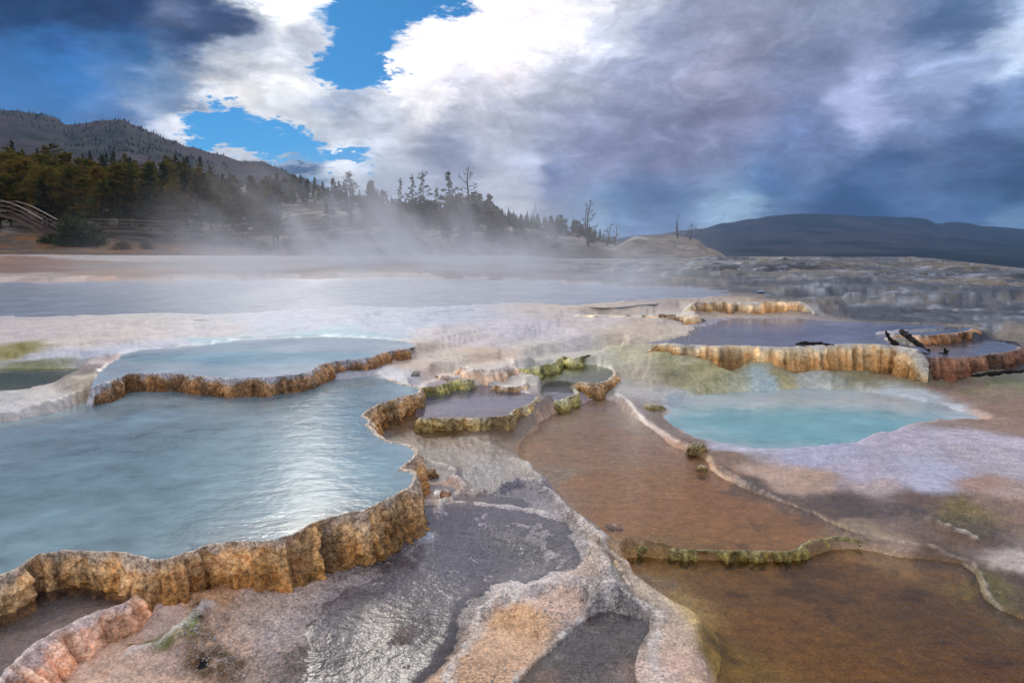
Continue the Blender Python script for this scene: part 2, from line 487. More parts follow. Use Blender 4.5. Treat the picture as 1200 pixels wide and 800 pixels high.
# small green topped ledges in the middle distance
PM1 = Pool(.32, .04, [
    ('R', [(600, 430), (618, 432), (636, 430), (652, 425), (662, 418), (672, 420), (690, 416), (712, 412), (735, 409)], green, .7),
    ('S', [(740, 405), (690, 404), (640, 410), (606, 420)])], seed=40, soft=.15, thick=.07)
PM2 = Pool(.3, .03, [
    ('R', [(475, 451), (492, 455), (512, 453), (535, 447), (550, 447), (560, 442)], green, .7),
    ('S', [(558, 436), (520, 436), (485, 442)])], seed=42, soft=.12, thick=.06)
peach = dict(speck=.25, top=(240, 226, 214), a=(236, 200, 165), b=(222, 176, 132), foot=(190, 150, 110), green=.1, crust=.5, flute=1.4, batter=.5)
PM4 = Pool(.37, .03, [
    ('R', [(532, 428), (545, 432), (560, 434), (580, 433), (596, 429), (606, 423)], peach, .6),
    ('S', [(600, 419), (565, 418), (538, 422)])], seed=44, soft=.12, thick=.07)
PM5 = Pool(.25, .03, [
    ('R', [(572, 449), (582, 453), (595, 455), (610, 454), (620, 450), (624, 446)], dict(golden, green=.4), .6),
    ('S', [(612, 443), (585, 443)])], seed=46, soft=.1, thick=.06)
PM6 = Pool(.3, .03, [
    ('R', [(500, 437), (515, 441), (532, 441), (545, 438), (552, 434)], dict(peach, green=.5), .6),
    ('S', [(535, 431), (508, 432)])], seed=48, soft=.1, thick=.06)
POOLS = [FAR, GL, PR2, PR5, PR1, PR4, PR3, PM1, PM4, PM2, PM6, PM5, P4B, P4, P3, PC, PA, PB, P9, P8, P1, P2]

# ------------------------------------------------------------------ ground surface
BASE = [(-400, 800, -.05), (0, 800, -.03), (250, 800, 0), (430, 800, .0), (560, 800, -.01), (700, 800, -.04), (900, 800, -.1), (1200, 800, -.1), (1600, 800, -.1),
        (150, 740, .02), (200, 702, .1), (250, 702, .09), (300, 692, .08), (350, 682, .06), (400, 672, .04), (450, 655, .02), (420, 710, .0), (500, 700, .0), (620, 700, .02), (680, 680, .05), (560, 650, .01), (640, 600, .05), (690, 640, .06), (540, 560, .04), (520, 525, .06), (480, 520, .08),
        (640, 520, .0), (780, 590, .01), (900, 600, .0), (1050, 600, .0), (1050, 635, -.02), (1120, 645, -.025), (1150, 640, -.02), (1200, 700, -.03), (1100, 560, .04),
        (850, 545, .02), (790, 495, .015), (880, 545, .03), (1180, 500, .08), (1000, 440, .08), (800, 455, .05), (900, 450, .05), (1100, 455, .06), (740, 450, .1), (700, 462, .05), (660, 425, .3), (600, 445, .22), (560, 445, .24), (640, 452, .19),
        (940, 446, .03), (860, 449, .03), (1020, 452, .03), (800, 456, .03), (1090, 464, .03), (940, 438, .09), (850, 441, .07), (1040, 442, .09), (800, 416, .44), (850, 418, .42), (800, 430, .27), (900, 419, .38), (950, 424, .32), (780, 411, .45), (830, 412, .44), (880, 413.5, .41), (1000, 430, .2), (1150, 436, .18), (1250, 440, .15), (850, 440, .12),
        (650, 400, .42), (600, 420, .38), (560, 410, .45), (520, 425, .4), (500, 385, .6), (600, 375, .6), (700, 390, .5), (760, 385, .55), (730, 372, .6),
        (300, 380, .64), (440, 392, .56), (380, 390, .56), (300, 393, .56), (220, 400, .56), (150, 409, .56), (480, 396, .55), (150, 392, .62), (50, 405, .6), (-200, 400, .6), (0, 422, .5), (60, 424, .5), (110, 427, .55), (60, 466, .42), (0, 475, .41), (-200, 490, .41),
        (-300, 376, .68), (0, 375, .69), (100, 374, .69), (200, 372, .69), (300, 370, .69), (400, 366, .69), (480, 365, .68), (560, 363, .67), (620, 361, .67), (108, 459, .5), (90, 463, .45),
        (0, 350, .7), (200, 343, .7), (400, 340, .7), (600, 340, .7), (700, 345, .68), (-300, 320, .9), (0, 318, .85), (200, 315, .85), (400, 314, .86), (600, 312, .88), (0, 306, 1.05), (200, 308, .95), (400, 306, .95),
        (0, 299, 1.3), (-300, 296, 1.4), (150, 303, 1.05), (300, 305, .95), (400, 305, .92), (600, 302, .95), (750, 301, .98),
        (760, 350, .64), (880, 348, .66), (1000, 368, .5), (1100, 378, .44), (1200, 392, .34), (1300, 395, .3), (800, 325, .82), (950, 325, .82), (1100, 340, .62), (1200, 360, .42),
        (1200, 330, .5), (1400, 340, .4), (900, 303, 1.0), (1050, 303, .95), (1120, 312, .8)]


def to_pd(x, y):
    d = np.hypot(x, y)
    return np.arctan2(x, y) * 4.0, np.log(np.maximum(d, .1)) * 3.0


_b = np.array(BASE); _bx, _by = at_z(_b[:, 0], _b[:, 1], _b[:, 2]); _bp, _bq = to_pd(_bx, _by)


def base_z(x, y):
    p, q = to_pd(x, y); num = 0; den = 0
    for i in range(len(_b)):
        w = ((p - _bp[i]) ** 2 + (q - _bq[i]) ** 2 + .01) ** -1.8
        num = num + w * _b[i, 2]; den = den + w
    return num / den


def mound_mask(x, y):
    """grey terraces at the back right"""
    Pm = W([(690, 334), (780, 336), (860, 350), (960, 366), (1010, 378), (1130, 390), (1200, 404), (1500, 420)], .55)
    Pf = np.array([(120, 14), (150, 90), (3, 90), (2, 50)], float)
    return ss(1.2, -1.2, sdf(x + 1.5 * fbm2(x * .4, y * .4, 4, 131), y + 1.5 * fbm2(x * .4, y * .4, 4, 133), np.concatenate([Pm, Pf]), 4.0))


# low crusty lips that stay part of the sheet: path, level, width m, height m
LIPS = [([(505, 545), (530, 552), (545, 575), (575, 578), (600, 570), (625, 566), (645, 580), (660, 600), (690, 618), (702, 632), (700, 650)], .05, .05, .05),
        ([(545, 575), (520, 585), (515, 600)], .05, .04, .03),
        ([(600, 540), (618, 548), (640, 572)], .04, .04, .035),
        ([(500, 590), (560, 592), (610, 600), (645, 604)], .04, .04, .02),
        ([(700, 650), (712, 668), (722, 690), (716, 706)], .1, .09, .09),
        ([(560, 715), (600, 700), (640, 690), (690, 695)], .03, .07, .025),
        ([(520, 800), (530, 770), (556, 742), (556, 718), (590, 700), (640, 692)], .03, .05, .02),
        ([(690, 716), (705, 704), (722, 704), (748, 712), (772, 722), (778, 736), (770, 752), (766, 778), (774, 806)], .03, .035, .02),
        ([(598, 806), (622, 784), (648, 760), (672, 736), (690, 714)], .03, .03, .018),
        ([(845, 548), (870, 566), (900, 578), (935, 592), (960, 602), (975, 612), (1010, 626)], .02, .018, .008),
        ([(1010, 632), (1050, 636), (1090, 640), (1110, 650), (1140, 655), (1148, 672), (1160, 700), (1200, 728)], -.03, .02, .012),
        ([(1090, 605), (1110, 612), (1140, 625)], .02, .03, .03),
        ([(670, 640), (720, 665), (760, 672)], .0, .03, .02),
        ([(150, 780), (200, 760), (240, 740), (250, 730)], .02, .05, .03),
        ([(100, 464), (120, 455), (140, 452)], .42, .05, .04),
        ([(150, 428), (190, 427), (225, 430), (250, 433)], .58, .08, .02)]
_lips = [(catmull(W(a, z), .08)[0], w, h) for a, z, w, h in LIPS]


def mound_step(x, y, zb):
    wob = .34 * fbm2(x * .16, y * .28, 5, 21) + .14 * fbm2(x * .6, y * 1.0, 4, 23)
    st = .24; zz = zb + wob + .05; k = np.floor(zz / st)
    return k, zz / st - k, st


# crusty lumps: outline px, level, height, roughness
BUMPS = [([(520, 800), (532, 770), (556, 742), (556, 716), (600, 698), (650, 688), (704, 690), (700, 704), (672, 730), (645, 758), (615, 784), (590, 806), (560, 830)], .02, .012, .05),
         ([(195, 700), (240, 690), (300, 688), (330, 700), (300, 730), (320, 800), (100, 830), (60, 800), (120, 750), (170, 730)], .02, .02, .03),
         ([(180, 768), (215, 752), (228, 735), (232, 720), (245, 722), (250, 745), (285, 775), (290, 795), (240, 800)], .02, .025, .04),
         ([(640, 700), (700, 640), (715, 650), (725, 690), (700, 704)], .05, .02, .04),
         ([(772, 735), (788, 745), (800, 790), (822, 850), (790, 850), (765, 790)], 0, .012, .05)]
_bumps = [(W(a, z), h, r) for a, z, h, r in BUMPS]


def ground_z(x, y):
    x = np.asarray(x, float); y = np.asarray(y, float)
    z = base_z(x, y)
    d = np.hypot(x, y)
    # gentle relief; shallow stair stepping like travertine sheets
    z = z + .02 * fbm2(x * 1.1, y * 1.1, 4, 1) * ss(1, 4, d) + .013 * fbm2(x * 6, y * 6, 4, 2) * ss(16, 5, d) + (.004 * fbm2(x * 30, y * 30, 3, 6) + .012 * (.3 - np.abs(fbm2(x * 13, y * 17, 3, 8)))) * ss(14, 5, d)
    # stair stepping of the far sheets
    fs = ss(7, 11, d)
    st = .05; zz = z + .05 * fbm2(x * .35, y * .6, 3, 9)
    k = np.floor(zz / st); f = zz / st - k
    z = z + fs * .8 * ((k + ss(.40, .60, f)) * st - zz)
    # grey terraces: steep little cliffs and rubble
    mm = mound_mask(x, y)
    k, f, st = mound_step(x, y, z)
    tz = (k + .25 * f + .75 * ss(.55, .9, f)) * st + .07 * fbm2(x * 1.6, y * 2.2, 5, 25) - .06 * np.abs(fbm2(x * 3.1, y * 3.6, 4, 27)) - .02
    uu = 600 + F * x / np.maximum(y, 1)
    cap = CAM_H - (15.5 + np.clip(uu - 1070, 0, 300) * .11 + 2.5 * ss(840, 780, uu)) / F * y        # skyline of the mound, dropping away on the right
    tz = np.minimum(tz, cap + .03 * fbm2(x * .5, y * .5, 3, 4))
    z = z * (1 - mm) + tz * mm
    for Q, w, h in _lips:
        x0, y0 = Q.min(0) - .5; x1, y1 = Q.max(0) + .5
        m = (x > x0) & (x < x1) & (y > y0) & (y < y1)
        if m.any():
            xx = x[m]; yy = y[m]
            wx = .05 * fbm2(xx * 5, yy * 5, 3, 31); wy = .05 * fbm2(xx * 5, yy * 5, 3, 33)
            dd, _ = seg_dist(xx + wx, yy + wy, Q, False)
            z[m] = z[m] + h * np.exp(-(dd / w) ** 2) * (1 + .6 * fbm2(xx * 14, yy * 14, 3, 35))
    for P, h, r in _bumps:
        s = sdf(x + .04 * fbm2(x * 6, y * 6, 3, 37), y + .04 * fbm2(x * 6, y * 6, 3, 39), P, .4)
        k = ss(.02, -.10, s)
        z = z + k * (h + r * fbm2(x * 7, y * 7, 4, 121) + r * .5 * (np.abs(fbm2(x * 19, y * 19, 3, 123)) - .2))
    for p in POOLS:
        mg = max(p.soft, .3) * 1.5
        s = sdf(x, y, p.poly, mg)
        sc = np.maximum(1, d / 6)
        bed = p.z - p.depth - .012 * fbm2(x * 2.2, y * 2.2, 4, 41) + .004 * fbm2(x * 18, y * 18, 3, 43)
        if p.rims:
            # near a rim the bed begins inside the wall; elsewhere softly
            rd = np.full(x.shape, 9.0)
            m = s < mg
            for r in p.rims:
                st_ = max(1, int(.06 * max(1, r['dist'] / 5) / r['ds']))
                if m.any():
                    q, _ = seg_dist(x[m], y[m], r['Q'][::st_], False)
                    rd[m] = np.minimum(rd[m], q)
            near = ss(p.thick * 2.2 * sc, p.thick * 1.2 * sc, rd)
            th = p.thick * np.maximum(1, r['dist'] / 6)
            hard = ss(-.15 * th, -.75 * th, s)
            softm = ss(p.soft, -p.soft, s)
            mk = hard * near + softm * (1 - near)
        else:
            w_ = p.soft * .6 * fbm2(x * 2.5 / max(p.soft * 4, 1), y * 2.5 / max(p.soft * 4, 1), 4, 45)
            mk = ss(p.soft, -p.soft, s + w_)
            near = 0.0
        # the shore outside a soft edge stands just above the water and then falls back to the land
        m = s < mg
        if m.any() and p.shores:
            sd_ = np.full(int(m.sum()), 9.0)
            for sh in p.shores:
                sd_ = np.minimum(sd_, seg_dist(x[m], y[m], sh[::1 if len(sh) < 60 else 2], False)[0])
            rdm = rd[m] if p.rims else 9.0
            up = (s[m] > -.25 * p.soft) * ss(mg * .95, .5 * mg, sd_) * ss(-.05, .12, rdm - sd_)
            want = p.z + .01 + .012 * np.abs(fbm2(x[m] * 5, y[m] * 5, 3, 47))
            z[m] = z[m] + np.maximum(want - z[m], 0) * up
        mk = np.where(s > 0, 0, mk * near + (1 - near) * ss(.0, -1.3 * p.soft, s)) if p.rims else np.where(s > 0, 0, ss(.0, -1.3 * p.soft, s))
        z = z * (1 - mk) + bed * mk
    return z


def ground_hit(u, v):
    """march the pixels' rays onto the ground"""
    u = np.asarray(u, float); v = np.asarray(v, float)
    dx, dy, dz = ray(u, v)
    lo = np.full(u.shape, 1.2); hi = np.full(u.shape, np.nan)
    t = lo.copy(); prev = lo.copy()
    for k in range(90):
        t = t * 1.045
        g = ground_z(dx * t, dy * t)
        below = (CAM_H + dz * t) < g
        new = below & np.isnan(hi)
        hi[new] = t[new]
        if not np.isnan(hi).any(): break
    hi = np.where(np.isnan(hi), 60.0, hi)
    return dx * hi, dy * hi


# colours of the ground read from the photograph: pixel, sRGB, wetness, graininess
CP = [  # foreground left
    (60, 790, 240, 206, 184, .5, .3), (110, 760, 244, 204, 176, .5, .4), (150, 760, 240, 198, 168, .5, .4), (200, 740, 238, 208, 190, .5, .4), (230, 720, 232, 190, 156, .5, .5), (250, 690, 212, 166, 124, .4, .5), (330, 760, 190, 172, 162, .6, .8), (300, 730, 215, 188, 168, .5, .6), (320, 700, 205, 182, 166, .5, .8),
    (300, 670, 150, 125, 95, .5, .8), (420, 660, 120, 100, 85, .7, 1), (250, 780, 200, 165, 140, .4, .7),
    # central slope
    (450, 640, 160, 148, 152, .8, .9), (520, 620, 148, 138, 154, .9, .8), (590, 610, 168, 158, 166, .9, .8), (540, 660, 150, 142, 152, .9, .8), (620, 640, 150, 142, 142, .8, 1), (660, 660, 172, 162, 158, .6, 1),
    (440, 700, 172, 160, 156, .8, .9), (400, 740, 182, 170, 166, .8, .9), (350, 790, 120, 105, 98, .8, 1), (450, 780, 92, 76, 68, .9, 1), (500, 760, 110, 98, 92, .9, 1), (540, 720, 160, 150, 145, .7, 1),
    (500, 790, 95, 80, 72, .9, 1), (600, 740, 212, 164, 114, .4, .6), (570, 770, 226, 182, 142, .4, .6), (640, 715, 226, 188, 164, .4, .6), (620, 690, 222, 212, 205, .5, .6), (690, 675, 195, 172, 155, .4, .8), (540, 795, 190, 150, 115, .3, .8),
    (520, 545, 160, 145, 130, .8, .5), (560, 560, 175, 165, 158, .9, .5), (500, 560, 150, 140, 135, .8, .6), (600, 590, 130, 122, 130, .9, .8), (530, 590, 185, 165, 145, .5, .6), (640, 560, 170, 155, 140, .8, .4),
    (560, 525, 150, 130, 110, .9, .3), (520, 515, 120, 90, 55, .8, .3), (480, 500, 140, 105, 65, .6, .5), (600, 510, 135, 112, 88, .9, .2),
    (700, 700, 120, 110, 105, .8, 1), (680, 770, 118, 110, 105, .8, 1), (740, 740, 130, 120, 112, .7, 1), (785, 790, 205, 180, 165, .4, .7), (790, 745, 190, 165, 140, .4, .6), (720, 660, 150, 115, 75, .5, .6), (755, 700, 185, 165, 140, .6, .4),
    # amber pool
    (700, 520, 150, 118, 95, .8, .2), (650, 540, 165, 130, 98, .8, .2), (700, 580, 172, 128, 82, .8, .2), (780, 580, 178, 134, 86, .8, .2), (750, 620, 176, 130, 84, .8, .2), (860, 600, 182, 134, 86, .8, .2), (900, 620, 178, 132, 84, .8, .2), (800, 530, 152, 115, 90, .8, .2),
    (850, 570, 160, 118, 80, .8, .2), (740, 490, 170, 155, 145, .9, .1), (700, 480, 150, 135, 140, .9, .1), (670, 500, 140, 118, 105, .9, .2), (790, 500, 145, 122, 105, .8, .2), (760, 460, 195, 190, 182, .9, .1), (720, 455, 190, 185, 175, .9, .1),
    # brown pool
    (760, 660, 120, 92, 50, .8, .4), (850, 680, 112, 82, 42, .8, .4), (1000, 680, 105, 74, 34, .8, .4), (1100, 720, 96, 68, 30, .8, .4), (900, 740, 118, 84, 40, .8, .4), (795, 765, 205, 172, 150, .5, .5), (812, 795, 196, 165, 140, .5, .5), (840, 765, 118, 92, 46, .8, .4), (1000, 780, 110, 78, 32, .8, .4), (1150, 780, 98, 66, 26, .8, .4), (850, 790, 122, 98, 38, .8, .4), (1190, 740, 100, 76, 36, .8, .4),
    (1080, 600, 120, 88, 58, .8, .2), (1000, 590, 110, 84, 60, .8, .2), (1150, 640, 118, 86, 58, .8, .2), (980, 600, 125, 95, 65, .8, .2), (1040, 640, 165, 135, 110, .6, .3), (1180, 600, 165, 130, 105, .6, .3), (1140, 605, 140, 118, 55, .5, .6), (1185, 655, 210, 195, 180, .5, .3), (1100, 655, 110, 82, 50, .8, .3), (1165, 690, 120, 105, 45, .5, .6), (1190, 700, 95, 70, 45, .8, .3),
    # turquoise pool and lilac shore
    (800, 480, 200, 208, 205, .8, .0), (880, 480, 165, 205, 205, .8, 0), (960, 490, 135, 200, 203, .8, 0), (960, 515, 130, 195, 198, .8, 0), (900, 510, 160, 195, 198, .8, 0), (1030, 490, 150, 205, 208, .8, 0), (900, 462, 195, 215, 212, .8, 0), (1050, 470, 205, 215, 218, .7, 0), (840, 500, 190, 200, 198, .7, 0), (1100, 485, 205, 212, 218, .6, .1),
    (860, 530, 212, 212, 225, .5, .2), (950, 540, 200, 198, 220, .5, .2), (1050, 530, 212, 200, 212, .5, .2), (1100, 560, 205, 203, 222, .5, .2), (1000, 560, 205, 195, 212, .5, .2), (900, 560, 215, 180, 155, .4, .3), (1150, 520, 215, 205, 215, .4, .3), (1080, 580, 208, 206, 224, .5, .2), (1020, 580, 210, 188, 180, .4, .3), (950, 570, 205, 170, 140, .5, .2),
    (1180, 550, 205, 195, 200, .4, .3), (1190, 590, 205, 175, 160, .4, .3), (1150, 580, 190, 150, 125, .5, .3), (1190, 480, 165, 130, 105, .5, .4), (1100, 455, 150, 122, 112, .6, .3), (1150, 465, 160, 128, 108, .6, .3), (1180, 505, 170, 138, 115, .5, .4), (1060, 445, 175, 158, 135, .6, .3), (1120, 498, 175, 150, 135, .6, .3),
    (850, 535, 150, 115, 85, .8, .2), (880, 580, 110, 85, 60, .8, .2), (1080, 480, 215, 215, 220, .5, .1),
    # cream and green slopes
    (800, 420, 228, 218, 198, .4, .2), (850, 425, 220, 200, 170, .4, .3), (780, 432, 190, 185, 135, .4, .4), (830, 438, 175, 168, 105, .4, .5), (880, 430, 205, 195, 150, .4, .4), (950, 425, 222, 205, 180, .4, .3), (920, 440, 175, 162, 110, .5, .4), (1000, 437, 165, 158, 115, .7, .2),
    (980, 448, 205, 205, 190, .6, .1), (1050, 432, 150, 145, 120, .8, .1), (1130, 435, 200, 185, 160, .5, .2), (1170, 450, 150, 148, 110, .7, .1), (760, 450, 185, 172, 145, .6, .2), (700, 436, 190, 188, 165, .7, .1), (830, 452, 195, 185, 150, .6, .2), (1160, 424, 120, 115, 125, .9, 0), (1090, 424, 110, 105, 105, .9, 0),
    (650, 400, 232, 222, 220, .4, .1), (600, 390, 226, 218, 222, .5, .1), (560, 400, 232, 220, 215, .4, .1), (570, 425, 235, 205, 175, .4, .2), (530, 430, 232, 215, 195, .4, .1), (500, 440, 225, 200, 180, .4, .2), (700, 380, 228, 215, 208, .4, .1), (760, 385, 238, 215, 188, .4, .2), (720, 372, 235, 215, 190, .4, .2), (780, 390, 240, 222, 200, .3, .1), (740, 395, 225, 205, 180, .4, .1),
    (640, 415, 232, 222, 205, .4, .1), (700, 418, 228, 222, 200, .4, .1), (740, 425, 215, 208, 165, .4, .2), (600, 440, 225, 215, 200, .5, .1), (640, 455, 195, 195, 180, .6, .1), (680, 425, 225, 220, 200, .5, .1), (580, 447, 215, 200, 180, .5, .1),
    (500, 375, 205, 212, 228, .6, .05), (450, 385, 200, 212, 230, .6, .05), (420, 370, 200, 208, 220, .6, .05), (350, 385, 212, 220, 232, .5, .1), (250, 390, 225, 218, 218, .5, .1), (150, 395, 230, 215, 205, .4, .2), (80, 402, 235, 220, 205, .4, .2), (30, 396, 225, 210, 205, .5, .1), (200, 402, 215, 215, 228, .5, .1), (110, 415, 205, 212, 228, .6, .1), (60, 420, 215, 215, 225, .5, .1), (12, 413, 150, 140, 50, .4, .5),
    (50, 440, 108, 108, 62, .8, .1), (120, 438, 110, 95, 85, .8, .1), (0, 445, 112, 112, 66, .8, .1), (60, 468, 228, 220, 212, .4, .1), (0, 478, 225, 222, 218, .4, .1), (105, 458, 215, 195, 165, .4, .2), (150, 430, 190, 165, 158, .5, .3),
    # pool beds
    (300, 420, 165, 200, 212, .8, 0), (200, 425, 180, 205, 215, .8, 0), (400, 405, 150, 200, 215, .8, 0), (250, 410, 150, 200, 212, .8, 0),
    (130, 490, 118, 98, 98, .8, .3), (60, 500, 140, 128, 125, .8, .3), (200, 485, 140, 125, 120, .8, .3), (30, 530, 128, 125, 128, .8, .3), (100, 550, 125, 145, 152, .8, .3), (30, 600, 115, 140, 145, .8, .3), (200, 560, 120, 150, 158, .8, .3), (250, 510, 130, 150, 158, .8, .3),
    (200, 610, 120, 155, 162, .8, .3), (100, 630, 130, 160, 165, .8, .3), (320, 600, 150, 180, 188, .8, .3), (420, 560, 150, 190, 205, .8, .2), (460, 580, 170, 195, 205, .8, .2), (400, 500, 160, 195, 210, .8, .2), (450, 455, 205, 205, 210, .7, .2), (30, 660, 150, 175, 178, .8, .3), (200, 640, 190, 205, 210, .7, .2), (300, 550, 130, 170, 185, .8, .2),
    (560, 470, 140, 135, 150, .8, .1), (80, 690, 90, 82, 78, .8, .8), (30, 740, 100, 94, 88, .8, .8), (140, 670, 84, 76, 70, .8, .8),
    # far
    (0, 365, 190, 186, 192, .8, 0), (200, 360, 190, 196, 206, .8, 0), (400, 350, 200, 204, 212, .8, 0), (600, 345, 190, 190, 198, .8, 0), (750, 350, 160, 156, 164, .8, 0), (0, 330, 190, 170, 160, .6, 0), (200, 325, 188, 170, 160, .6, 0), (400, 325, 182, 168, 162, .6, 0), (600, 325, 165, 158, 160, .6, 0),
    (60, 310, 140, 80, 55, .4, .3), (0, 306, 150, 90, 62, .4, .3), (0, 318, 130, 75, 60, .4, .3), (150, 322, 165, 120, 80, .4, .3), (120, 312, 150, 128, 118, .4, .3), (250, 310, 170, 160, 155, .4, .3), (400, 310, 165, 160, 160, .4, .3), (340, 318, 160, 145, 140, .4, .3), (0, 299, 185, 172, 172, .3, .1), (150, 304, 200, 192, 190, .3, .1), (550, 308, 165, 165, 172, .4, .3), (650, 310, 150, 148, 155, .4, .3),
    (900, 365, 225, 200, 170, .4, .2), (1000, 372, 215, 190, 160, .4, .2), (1080, 376, 195, 165, 140, .4, .2), (850, 388, 160, 155, 165, .8, 0), (950, 385, 165, 158, 165, .8, 0), (1050, 383, 190, 185, 190, .7, 0), (950, 397, 150, 148, 160, .8, 0), (1000, 390, 150, 145, 158, .8, 0), (1150, 402, 175, 170, 175, .8, 0), (1190, 400, 125, 120, 125, .6, .3)]
PATCH = [  # crisp patches: polygon px, level, colour, edge m, wobble m, wet, strength
    ([(140, 768), (180, 758), (215, 752), (228, 735), (232, 720), (245, 722), (248, 745), (262, 760), (285, 775), (300, 795), (250, 800), (225, 785), (180, 772)], .03, (92, 66, 34), .05, .04, .3, 1.25),
    ([(150, 768), (190, 758), (216, 750), (240, 745), (225, 765), (190, 772)], .03, (104, 116, 26), .04, .03, .3, 1.4),
    ([(700, 640), (722, 655), (738, 690), (725, 700), (712, 680), (698, 660)], .08, (95, 78, 32), .03, .05, .4, .8),
    ([(960, 615), (1000, 605), (1040, 615), (1060, 628), (1010, 625), (975, 622)], .02, (185, 165, 130), .03, .08, .4, .6),
    ([(1085, 600), (1130, 598), (1175, 612), (1160, 625), (1120, 618)], .03, (92, 84, 38), .03, .08, .3, .8),
    ([(1140, 668), (1165, 664), (1185, 690), (1195, 720), (1168, 708), (1150, 690)], -.02, (104, 92, 36), .03, .08, .3, .8),
    ([(1160, 650), (1230, 648), (1230, 668), (1170, 662)], .0, (215, 198, 182), .02, .06, .4, .9),
    ([(735, 660), (780, 662), (800, 672), (770, 682), (745, 676)], -.02, (205, 185, 170), .02, .06, .4, .9),
    ([(500, 568), (530, 562), (545, 580), (520, 590), (500, 585)], .05, (200, 150, 118), .03, .05, .4, .8),
    ([(400, 645), (440, 630), (492, 610), (490, 625), (455, 645), (430, 660), (400, 668)], .02, (96, 76, 44), .04, .05, .5, .8),
    ([(810, 515), (826, 512), (828, 545), (812, 545)], .06, (120, 95, 45), .03, .04, .4, .7),
    ([(765, 432), (830, 436), (850, 448), (800, 450), (770, 444)], .15, (158, 152, 78), .1, .25, .4, .55),
    ([(800, 425), (860, 428), (850, 434), (790, 432)], .2, (170, 158, 80), .08, .25, .4, .4),
    ([(980, 438), (1100, 436), (1130, 444), (1050, 446), (980, 446)], .16, (140, 138, 88), .1, .25, .7, .6),
    ([(1120, 450), (1250, 448), (1250, 462), (1150, 462)], .12, (140, 142, 90), .1, .25, .7, .6),
    ([(20, 620), (45, 622), (50, 630), (30, 638), (18, 632)], .3, (120, 90, 62), .03, .08, .8, .8),
    ([(110, 628), (165, 632), (160, 640), (115, 636)], .3, (125, 105, 85), .03, .10, .8, .6),
    ([(30, 555), (70, 548), (110, 556), (80, 566), (35, 570)], .3, (88, 80, 76), .03, .12, .8, .55),
    ([(120, 545), (175, 548), (150, 556)], .3, (85, 80, 80), .03, .12, .8, .6),
    ([(0, 585), (40, 582), (60, 592), (20, 600)], .3, (110, 88, 70), .03, .12, .8, .5),
    ([(180, 580), (210, 575), (225, 582), (195, 590)], .3, (75, 85, 92), .03, .10, .8, .5),
    ([(870, 608), (905, 612), (908, 624), (885, 622)], -.05, (70, 56, 40), .03, .08, .8, .6),
    ([(845, 600), (858, 606), (855, 615)], -.05, (95, 72, 46), .03, .06, .8, .6),
    ([(710, 612), (725, 608), (740, 614), (725, 626), (708, 624)], -.03, (205, 165, 125), .02, .04, .7, .8),
    ([(850, 545), (900, 585), (960, 605), (1100, 600), (1060, 588), (980, 580), (900, 572)], .02, (84, 66, 48), .04, .10, .8, .75),
    ([(1100, 590), (1200, 640), (1200, 620), (1120, 596)], .02, (96, 72, 52), .04, .1, .8, .6)]


def cap_to(c, m):
    """limit a colour's strongest channel, keeping its hue"""
    return c * np.minimum(1, m / np.maximum(c.max(-1), 1e-6))[..., None]


